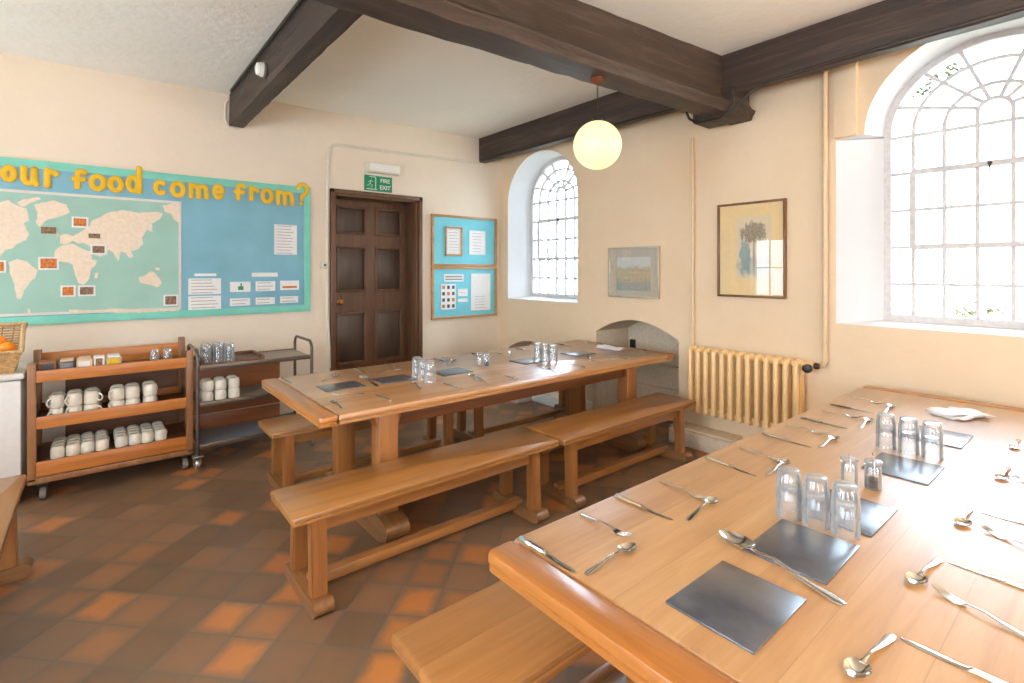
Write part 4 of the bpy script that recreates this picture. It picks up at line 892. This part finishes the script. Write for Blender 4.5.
def fork_parts():
    h = bmesh.new(); handle(h, [(0, .003), (0.012, .0035), (0.05, .006), (0.09, .011), (0.118, .009), (0.128, .005)], [.006, .0095, .007, .0035, .0035, .009], [.0015, .0018, .002, .0022, .002, .0014])
    T = bmesh.new(); pal = [(0.126, .0052, .008), (0.136, .0025, .0115), (0.146, .0022, .012)]
    R_ = [[T.verts.new(p) for p in [(x, -w_, z+.0015), (x, w_, z+.0015), (x, w_, z-.0005), (x, -w_, z-.0005)]] for x, z, w_ in pal]
    for A, B in zip(R_, R_[1:]): bridge(T, A, B)
    T.faces.new(R_[0]); T.faces.new(R_[-1][::-1])
    for k in range(4):
        y = -0.0102+k*0.0068; tube(T, [(0.144, y, .0028), (0.165, y, .006), (0.180, y*.95, .012), (0.187, y*.92, .016)], [.0022, .002, .0016, .0008], 6)
    return h, T
def bowl(b, x0, L, W, dep, z0, th=0.0012, n=16, m=6):
    rows = []
    for j in range(m+1):
        r = j/m; row = []
        for k in range(n):
            a = 2*PI*k/n; ex = math.cos(a); wx = W*(1-0.18*ex)
            row.append(Vector((x0+L/2+ex*L/2*r, math.sin(a)*wx*r, z0+dep*(r*r-1)+dep)))
        rows.append(row)
    for off in (0, th):
        R_ = [[b.verts.new(p+Vector((0, 0, off))) for p in row] for row in rows[1:]]
        c = b.verts.new(rows[0][0]+Vector((0, 0, off)))
        for k in range(n): b.faces.new([c, R_[0][k], R_[0][(k+1) % n]])
        for A, B in zip(R_, R_[1:]): bridge(b, A, B)
        if off == 0: lowr = R_[-1]
        else: bridge(b, lowr, R_[-1])
def spoon_parts(L=0.2, bl=0.062, bw=0.021, dep=0.009, s_=1.0):
    h = bmesh.new(); hx = L-bl
    handle(h, [(0, .003), (0.012*s_, .0035), (hx*.4, .007), (hx*.75, .013*s_), (hx*.95, .012), (hx+.006, .0095*s_)], [.0055*s_, .0095*s_, .007*s_, .0038*s_, .0036*s_, .006*s_], [.0016, .0019, .0022, .0024, .0022, .0014])
    B_ = bmesh.new(); bowl(B_, hx, bl, bw, dep, 0.0006); return h, B_
def cut(kind, label, group):
    t = thing(kind, label, kind.replace('_', ' '), group=group)
    if kind == 'table_knife': 
        b = knife_mesh(); blade = bmesh.new(); obj('knife_body', b, M['steel'], t, smooth=40)
    elif kind == 'table_fork': h, T = fork_parts(); obj('handle', h, M['steel'], t, smooth=50); obj('tines', T, M['steel'], t, smooth=50)
    elif kind == 'dessert_spoon': h, B_ = spoon_parts(); obj('handle', h, M['steel'], t, smooth=50); obj('bowl', B_, M['steel'], t, smooth=70)
    else:
        h, B_ = spoon_parts(0.335, 0.105, 0.032, 0.016, 1.5); obj('handle', h, M['steel'], t, smooth=50); obj('bowl', B_, M['steel'], t, smooth=70)
    return t
proto = {}
def put(kind, x, y, deg, label, group=None):
    group = group or {'table_knife': 'steel table knives', 'table_fork': 'steel table forks', 'dessert_spoon': 'steel dessert spoons', 'serving_spoon': 'large serving spoons'}[kind]
    if kind not in proto: o = proto[kind] = cut(kind, label, group); o.location = (x, y, 0.7503); o.rotation_euler = (0, 0, math.radians(deg))
    else: o = dup(proto[kind], (x, y, 0.7503), math.radians(deg), label, group)
    return o
def rowset(kind, items, side, tbl, frm):
    for i, (x, y, d) in enumerate(items):
        nm = {'table_knife': 'table knife', 'table_fork': 'table fork', 'dessert_spoon': 'dessert spoon'}[kind]
        put(kind, x, y, d, 'steel %s, %s from the %s along the %s side of the %s table' % (nm, ords[i], frm, side, tbl))
J = lambda a: a+random.uniform(-2, 2)
rowset('table_knife', [(x, y, J(d)) for x, y, d in [(.918, 1.083, -91), (1.334, 1.083, -90), (1.885, 1.075, -96), (2.362, 1.068, -96), (2.768, 1.06, -97), (3.166, 1.058, -92)]], 'radiator', 'near', 'nearest end')
rowset('table_fork', [(x, y, J(d)) for x, y, d in [(1.148, 1.065, -88), (1.545, 1.056, -92), (2.098, 1.043, -97), (2.566, 1.055, -91), (2.99, 1.04, -97), (3.42, 1.045, -102)]], 'radiator', 'near', 'nearest end')
rowset('dessert_spoon', [(x, y, J(d)) for x, y, d in [(.93, .848, 2), (1.365, .840, 6), (1.89, .84, 1), (2.36, .832, 1), (2.80, .812, 4), (3.20, .82, 3)]], 'radiator', 'near', 'nearest end')
rowset('table_knife', [(x, y, J(d)) for x, y, d in [(1.262, .082, 87), (1.685, .082, 87), (2.115, .08, 88), (2.58, .08, 90)]], 'window', 'near', 'nearest end')
rowset('table_fork', [(x, y, J(d)) for x, y, d in [(1.455, .115, 71), (1.90, .10, 66), (2.50, .08, 75)]], 'window', 'near', 'nearest end')
rowset('dessert_spoon', [(x, y, d) for x, y, d in [(1.262, .308, 175), (1.69, .312, 175), (2.14, .318, 182), (2.68, .291, 180), (3.15, .312, 182)]], 'window', 'near', 'nearest end')
put('serving_spoon', 1.293, .405, 78, 'large steel serving spoon lying between two slate mats on the near table')
put('serving_spoon', 1.405, 3.06, 86, 'large steel serving spoon lying between two slate mats on the far table')
rowset('table_knife', [(x, y, J(d)) for x, y, d in [(1.307, 2.67, 90), (1.79, 2.68, 91), (2.238, 2.662, 89), (2.915, 2.66, 90), (3.446, 2.676, 86)]], 'front', 'far', 'left end')
rowset('table_fork', [(x, y, J(d)) for x, y, d in [(1.255, 2.93, 150), (2.0, 2.66, 78), (2.61, 2.665, 72), (3.14, 2.665, 80), (3.62, 2.665, 68), (3.905, 2.668, 88)]], 'front', 'far', 'left end')
rowset('dessert_spoon', [(x, y, J(d)) for x, y, d in [(1.027, 2.69, 84), (1.585, 2.83, 76), (2.0, 2.80, 68), (2.62, 2.81, 60), (3.18, 2.83, 50)]], 'front', 'far', 'left end')
rowset('table_knife', [(x, y, J(d)) for x, y, d in [(1.005, 3.73, -88), (1.527, 3.74, -90), (2.22, 3.74, -90), (2.61, 3.735, -92), (3.11, 3.725, -90), (3.62, 3.69, -91)]], 'back', 'far', 'left end')
rowset('table_fork', [(x, y, J(d)) for x, y, d in [(1.323, 3.70, -92), (1.785, 3.70, -95), (2.30, 3.73, -103), (2.80, 3.71, -95), (3.855, 3.735, -88)]], 'back', 'far', 'left end')
rowset('dessert_spoon', [(x, y, J(d)) for x, y, d in [(1.18, 3.45, 40), (1.57, 3.455, 0), (2.15, 3.43, 40), (2.78, 3.43, 45), (3.83, 3.48, 40)]], 'back', 'far', 'left end')
# napkins
def napkins(x, y, w_, d_, rz, label):
    t = thing('napkin_pile', label, 'napkins', (x, y, 0.7502), rz, 'folded paper napkins')
    rnd = random.Random(int(x*10))
    for i in range(4):
        b = bmesh.new(); n = 8; G_ = []
        for u in range(n+1):
            G_.append([b.verts.new(((u/n-.5)*w_, (v/n-.5)*d_*(1+0.1*math.sin(u)), 0.0012+0.0045*i+(0.006+0.002*i)*abs(math.sin(u*0.7)*math.cos(v*0.5)))) for v in range(n+1)])
        for u in range(n):
            for v in range(n): b.faces.new([G_[u][v], G_[u+1][v], G_[u+1][v+1], G_[u][v+1]])
        bmesh.ops.recalc_face_normals(b, faces=b.faces)
        o = obj('napkin', b, M['napkin'], t, smooth=60); sm_ = o.modifiers.new('thickness', 'SOLIDIFY'); sm_.thickness = 0.001; o.rotation_euler = (0, 0, rnd.uniform(-.3, .3)); o.location = (rnd.uniform(-.015, .015), rnd.uniform(-.012, .012), 0)
napkins(3.44, .565, .22, .15, -0.55, 'loose pile of white paper napkins at the far end of the near table')
napkins(3.80, 3.14, .10, .26, 0.0, 'pile of white paper napkins at the right end of the far table')
# ------------------------------------------------------------------ wooden trolley
def castor(b_t, x, y, r, parent, mat='castor', fork=True):
    b = bmesh.new(); lathe(b, [(0, -0.016), (r*.5, -0.018), (r*.92, -0.016), (r, -0.008), (r, 0.008), (r*.92, 0.016), (r*.5, 0.018), (0, 0.016)], 24, M=Matrix.Translation((x, y, r))@Matrix.Rotation(PI/2, 4, 'Y'))
    wheel = b; b = bmesh.new()
    for s_ in (-1, 1): prism(b, [(y-0.018, r-0.012), (y+0.018, r-0.012), (y+0.035, b_t-0.01), (y-0.03, b_t-0.01)], 'x', x+s_*0.022, x+s_*0.025)
    box(b, (x-0.035, y-0.04, b_t-0.012), (x+0.035, y+0.045, b_t), 0.002); tube(b, [(x-0.028, y, r), (x+0.028, y, r)], 0.006, 8); fk = wobj('castor', b, M['castor'] if mat == 'clear' else M['iron'], parent); wobj('castor_wheel', wheel, M['rubber'] if mat != 'clear' else M['castor'], fk)
def wood_trolley():
    t = thing('wooden_trolley', 'orange wooden three-shelf trolley loaded with stacked mugs', 'trolley', (0.12, 4.75, 0))
    x0, x1, y0, y1 = -0.335, 0.576, 4.48, 4.98
    for (x, y, zt) in [(x0, y0, 0.895), (x1-0.045, y0, 0.895), (x0, y1-0.04, 0.93), (x1-0.045, y1-0.04, 0.95)]: wobj('post', newbox((x, y, 0.13), (x+0.045, y+0.04, zt), 0.006), M['trolley_z'], t)
    for zr0, zr1 in ((0.77, 0.845), (0.468, 0.547), (0.16, 0.255)):
        wobj('front_rail', newbox((x0+0.044, y0+0.004, zr0), (x1-0.044, y0+0.024, zr1), 0.003), M['trolley_x'], t)
        wobj('back_rail', newbox((x0+0.044, y1-0.024, zr0), (x1-0.044, y1-0.004, zr1+(.06 if zr0 > .7 else 0)), 0.003), M['trolley_x'], t)
        for x in (x0+0.004, x1-0.024): wobj('side_rail', newbox((x, y0+0.039, zr0), (x+0.02, y1-0.039, zr1), 0.003), M['oak_y'], t)
        zs = zr0+(0.074 if zr0 < 0.2 else 0.012); wobj('shelf', newbox((x0+0.024, y0+0.024, zs), (x1-0.024, y1-0.024, zs+0.012), 0.0), M['trolley_back'], t, smooth=0)
    wobj('back_panel', newbox((x0+0.17, y1-0.012, 0.17), (x1-0.044, y1-0.002, 0.80), 0.0), M['trolley_back'], t, smooth=0)
    wobj('skid', newbox((x0+0.0, y0+0.0, 0.115), (x1, y0+0.06, 0.155), 0.005), M['trolley_z'], t); wobj('skid', newbox((x0, y1-0.06, 0.115), (x1, y1, 0.155), 0.005), M['trolley_z'], t)
    for x in (x0+0.075, x1-0.05):
        for y in (y0+0.04, y1-0.05): castor(0.118, x, y, 0.042, t)
wood_trolley()
# mugs, upside down
def mug(loc):
    t = thing('mug', '', 'mug', loc); b = bmesh.new()
    lathe(b, [(0.038, 0), (0.0395, 0.003), (0.0395, 0.03), (0.039, 0.062), (0.036, 0.075), (0.030, 0.083), (0.026, 0.086), (0.026, 0.0845), (0, 0.0845), (0, 0.078), (0.03, 0.077), (0.035, 0.068), (0.0365, 0.003), (0.038, 0)], 24)
    obj('mug_body', b, M['ceramic'], t, smooth=60)
    b = bmesh.new(); tube(b, [(0.037, 0, 0.018), (0.052, 0, 0.016), (0.062, 0, 0.028), (0.063, 0, 0.044), (0.055, 0, 0.058), (0.036, 0, 0.064)], [0.0055, .005, .0045, .0045, .005, .0055], 8); obj('mug_handle', b, M['ceramic'], t, smooth=60)
    return t
mug0 = mug((0, 0, 0)); mu = []
def put_mug(x, y, z, rz, label, group, sc=1.0):
    if not mu: mu.append(1); mug0.location = (x, y, z); mug0.rotation_euler = (0, 0, rz); mug0['label'] = label; mug0['group'] = group
    else: dup(mug0, (x, y, z), rz, label, group).scale = sc if isinstance(sc, tuple) else (sc, sc, sc)
cn3 = ['left', 'middle', 'right']; cn4 = ['leftmost', 'second', 'third', 'rightmost']
def mug_block(xs, ys, z, cn, rn, where, group, rots, sc=1.0):
    for i, x in enumerate(xs):
        for j, y in enumerate(ys):
            for k in range(2):
                put_mug(x+random.uniform(-.003, .003), y+random.uniform(-.003, .003), z+k*0.0868*(sc[2] if isinstance(sc, tuple) else sc), rots(i, j, k), '%s upturned cream mug, %s column, %s row, %s' % (['lower', 'upper'][k], cn[i], rn[j], where), group, sc)
H2 = lambda i, j, k: math.radians(random.choice([-60, 200, 20, -120, 90, 150]))
mug_block([-0.195, -0.105, -0.013], [4.585, 4.672], 0.4925, cn3, ['front', 'back'], 'left block, middle trolley shelf', 'mugs on the middle shelf of the wooden trolley', lambda i, j, k: math.radians([228, 228, -35][i] if j == 0 else 48), (1.1, 1.1, 1.0))
mug_block([0.125, 0.215, 0.315], [4.585, 4.672], 0.4925, cn3, ['front', 'back'], 'right block, middle trolley shelf', 'mugs on the middle shelf of the wooden trolley', lambda i, j, k: math.radians([228, 48, 48][i]), (1.1, 1.1, 1.0))
rn4 = ['front', 'second', 'third', 'back']
def mug_rows(xs, where):
    for i, x in enumerate(xs):
        for j, y in enumerate([4.565, 4.642, 4.719, 4.796]):
            put_mug(x+random.uniform(-.002, .002), y, 0.2465, math.radians(50+random.uniform(-6, 6)), 'upturned cream mug, %s column, %s row, %s block, bottom trolley shelf' % (cn4[i], rn4[j], where), 'mugs on the bottom shelf of the wooden trolley', (0.96, 0.96, 0.88))
mug_rows([-0.19, -0.113, -0.036, 0.041], 'left'); mug_rows([0.147, 0.224, 0.301, 0.378], 'right')
# packets on the top shelf
def packet(x0, x1, y0, y1, h, mats, label, kind):
    t = thing('card_box', label, 'box', ((x0+x1)/2, (y0+y1)/2, 0.7945)); wobj('box_body', newbox((x0, y0, 0.7945), (x1, y1, 0.7945+h), 0.003), mats[0], t)
    wobj('box_label', newbox((x0+.012, y0-.0015, 0.7945+h*.35), (x1-.012, y0+.001, 0.7945+h*.9), 0.0005), mats[1], t)
    if kind: wobj('box_contents', newbox((x0+.01, y0+.01, 0.7945+h-.004), (x1-.01, y1-.01, 0.7945+h+.012), 0.004), mats[2], t)
packet(-0.285, -0.195, 4.53, 4.66, 0.098, (M['box_brown'], M['box_dark'], M['shelf_blue']), 'brown box with dark label at the left of the trolley top', 0)
packet(-0.19, -0.10, 4.55, 4.68, 0.088, (M['box_dark'], M['shelf_blue'], M['box_tan']), 'dark box, second from left on the trolley top', 1)
packet(-0.095, -0.01, 4.54, 4.68, 0.092, (M['box_tan'], M['paper'], M['box_tan']), 'tan open carton, third from left on the trolley top', 1)
packet(-0.005, 0.055, 4.55, 4.66, 0.102, (M['paper'], M['photo_b'], M['paper']), 'white carton with orange mark on the trolley top', 0)
packet(0.06, 0.15, 4.56, 4.70, 0.088, (M['grey_mount'], M['yellow'], M['paper']), 'pale carton with yellow patch, rightmost box on the trolley top', 1)
for i, (x, y) in enumerate([(0.345, 4.60), (0.425, 4.60)]):
    for k in range(2): put_tumbler(x, y, 0.7945+k*0.046, '%s of the small stacked glasses on the trolley top, %s stack' % (['lower', 'upper'][k], ['left', 'right'][i]), 'small glasses on the wooden trolley', 0.8)
# ------------------------------------------------------------------ metal trolley
def metal_trolley():
    t = thing('metal_trolley', 'grey tubular metal trolley between the wooden trolley and the door', 'trolley', (1.02, 4.7, 0)); x0, x1, y0, y1 = 0.60, 1.44, 4.46, 4.93
    for xx, nm in ((x0, 0), (x1, 1)):
        b = bmesh.new(); P = [(xx, y0, 0.10), (xx, y0, 0.82)]
        for k in range(9): a = PI/2*k/8; P.append((xx, y0+0.07-0.07*math.cos(a), 0.82+0.07*math.sin(a)))
        for k in range(9): a = PI/2*k/8; P.append((xx, y1-0.07+0.07*math.sin(a), 0.82+0.07*math.cos(a)))
        P += [(xx, y1, 0.10)]; tube(b, P, 0.0125, 10); wobj('end_frame', b, M['grey_tube'], t)
    for z, m_ in ((0.745, 'shelf_grey'), (0.465, 'shelf_grey'), (0.15, 'shelf_blue')):
        b = newbox((x0+0.01, y0+0.0, z), (x1-0.01, y1, z+0.022), 0.003); 
        box(b, (x0+0.01, y0-.002, z-0.006), (x1-0.01, y0+0.014, z+0.03), 0.003, 1); box(b, (x0+0.01, y1-0.014, z-0.006), (x1-0.01, y1+.002, z+0.03), 0.003, 1)
        wobj('shelf', b, [M[m_], M['grey_tube']], t)
    b = newbox((x0+.03, y0+0.05, 0.768), (x0+.48, y1-0.05, 0.776), .002); box(b, (x0+.03, y0+.05, .768), (x0+.045, y1-.05, .80), .002); box(b, (x0+.465, y0+.05, .768), (x0+.48, y1-.05, .80), .002); box(b, (x0+.03, y1-.065, .768), (x0+.48, y1-.05, .80), .002)
    wobj('tray', b, M['trolley_back'], t)
    wobj('back_board', newbox((x0+0.015, y1-0.03, 0.30), (1.30, y1-0.018, 0.742), 0.002), M['panel_orange'], t); wobj('back_board', newbox((x0+0.015, y1-0.03, 0.172), (1.30, y1-0.018, 0.29), 0.002), M['panel_orange'], t)
    for x in (x0, x1):
        for y in (y0+0.0, y1): castor(0.105, x, y, 0.043, t, 'clear')
metal_trolley()
for i in range(3):
    for j in range(2):
        for k in range(2): put_tumbler(0.675+i*.078, 4.56+j*.08, 0.7765+k*.054, '%s upturned tumbler on the metal trolley top, %s column, %s row' % (['lower', 'upper'][k], cn3[i], ['front', 'back'][j]), 'tumblers on top of the metal trolley', 1.0)
mug_block([0.68, 0.77, 0.86], [4.55, 4.64], 0.4875, cn3, ['front', 'back'], 'on the metal trolley', 'mugs on the metal trolley', lambda i, j, k: math.radians(48), (1.04, 1.04, 0.9))
# ------------------------------------------------------------------ white cabinet and fruit basket
t = thing('white_cabinet', 'white freezer cabinet at the left edge carrying the fruit basket', 'cabinet', (-0.75, 4.75, 0))
wobj('cabinet_body', newbox((-1.15, 4.47, 0.05), (-0.36, 5.05, 0.80), 0.012), M['cabinet'], t); wobj('cabinet_lid', newbox((-1.165, 4.455, 0.805), (-0.345, 5.06, 0.845), 0.012), M['cabinet'], t)
for x in (-1.12, -0.42):
    for y in (4.50, 4.98): wobj('cabinet_foot', newbox((x, y, 0), (x+.04, y+.04, .052), .004), M['black'], t)
def basket():
    t = thing('fruit_basket', 'tilted straw wicker basket of oranges on the white cabinet', 'basket', (-0.55, 4.68, 0.846))
    zb = 0.846; xa, xb = -0.76, -0.405; ya, yb = 4.50, 4.75
    def ring(f):
        # f 0..1 height; rim slopes up to the back
        g = 0.045*f; P = []
        for (x, y) in [(xa-g, ya-g*.6), (xb+g, ya-g*.6), (xb+g, yb+g*.6), (xa-g, yb+g*.6)]: P.append((x, y))
        out = []
        for i in range(4):
            a, c = P[i], P[(i+1) % 4]
            for k in range(16):
                u = k/16; x, y = a[0]+(c[0]-a[0])*u, a[1]+(c[1]-a[1])*u; bk = (y-ya)/(yb-ya); out.append((x, y, zb+0.006+f*(0.125+0.15*max(0, min(1, bk*2.2)))))
        return out
    b = bmesh.new(); n = 17
    for r in range(n):
        R_ = ring(r/(n-1)); cx_, cy_ = -0.58, 4.625; Q = []
        for k, (x, y, z) in enumerate(R_):
            s_ = 0.005*(1 if (k+r) % 2 else -1); dx, dy = x-cx_, y-cy_; L = math.hypot(dx, dy); Q.append((x+dx/L*s_, y+dy/L*s_, z))
        tube(b, Q, 0.0065, 5, closed=True)
    wobj('woven_side', b, M['wicker'], t)
    b = bmesh.new(); R0, R1 = ring(0), ring(1)
    for k in range(0, 64, 2): tube(b, [R0[k], R1[k]], 0.004, 5)
    wobj('stakes', b, M['wicker_d'], t)
    b = bmesh.new(); R1 = ring(1.03); tube(b, R1, 0.012, 7, closed=True); wobj('rim', b, M['wicker'], t)
    wobj('basket_base', newbox((xa, ya, zb), (xb, yb, zb+.01), .003), M['wicker_d'], t)
basket()
ob = None
for i, (x, y, z, r, lb) in enumerate([(-0.43, 4.565, 1.0, .042, 'orange fruit at the front right of the wicker basket'), (-0.52, 4.565, 0.995, .043, 'orange fruit cut by the left edge of the picture in the basket'), (-0.61, 4.565, 0.995, .042, 'orange fruit further left in the basket'), (-0.475, 4.645, 1.03, .042, 'orange fruit behind the front two in the basket'),
    (-0.455, 4.57, 0.915, .04, 'orange fruit in the lower layer of the basket, right'), (-0.545, 4.57, 0.915, .04, 'orange fruit in the lower layer of the basket, left'), (-0.48, 4.655, 0.93, .04, 'orange fruit in the lower layer of the basket, back')]):
    b = bmesh.new(); lathe(b, [(r*math.sin(PI*k/14), r*.95*math.cos(PI*k/14)) for k in range(15)], 20)
    if ob is None: ob = thing('orange_fruit', lb, 'orange', (x, y, z), 0, 'oranges in the basket'); obj('peel', b, M['orange'], ob, smooth=80); b = bmesh.new(); lathe(b, [(0, .95*r+.002), (.003, .95*r), (.003, .95*r-.003), (0, .95*r-.003)], 6); obj('stalk_end', b, M['green'], ob)
    else: b.free(); dup(ob, (x, y, z), i*1.3, lb, 'oranges in the basket', rot=(0.6*i, 0.4, i))
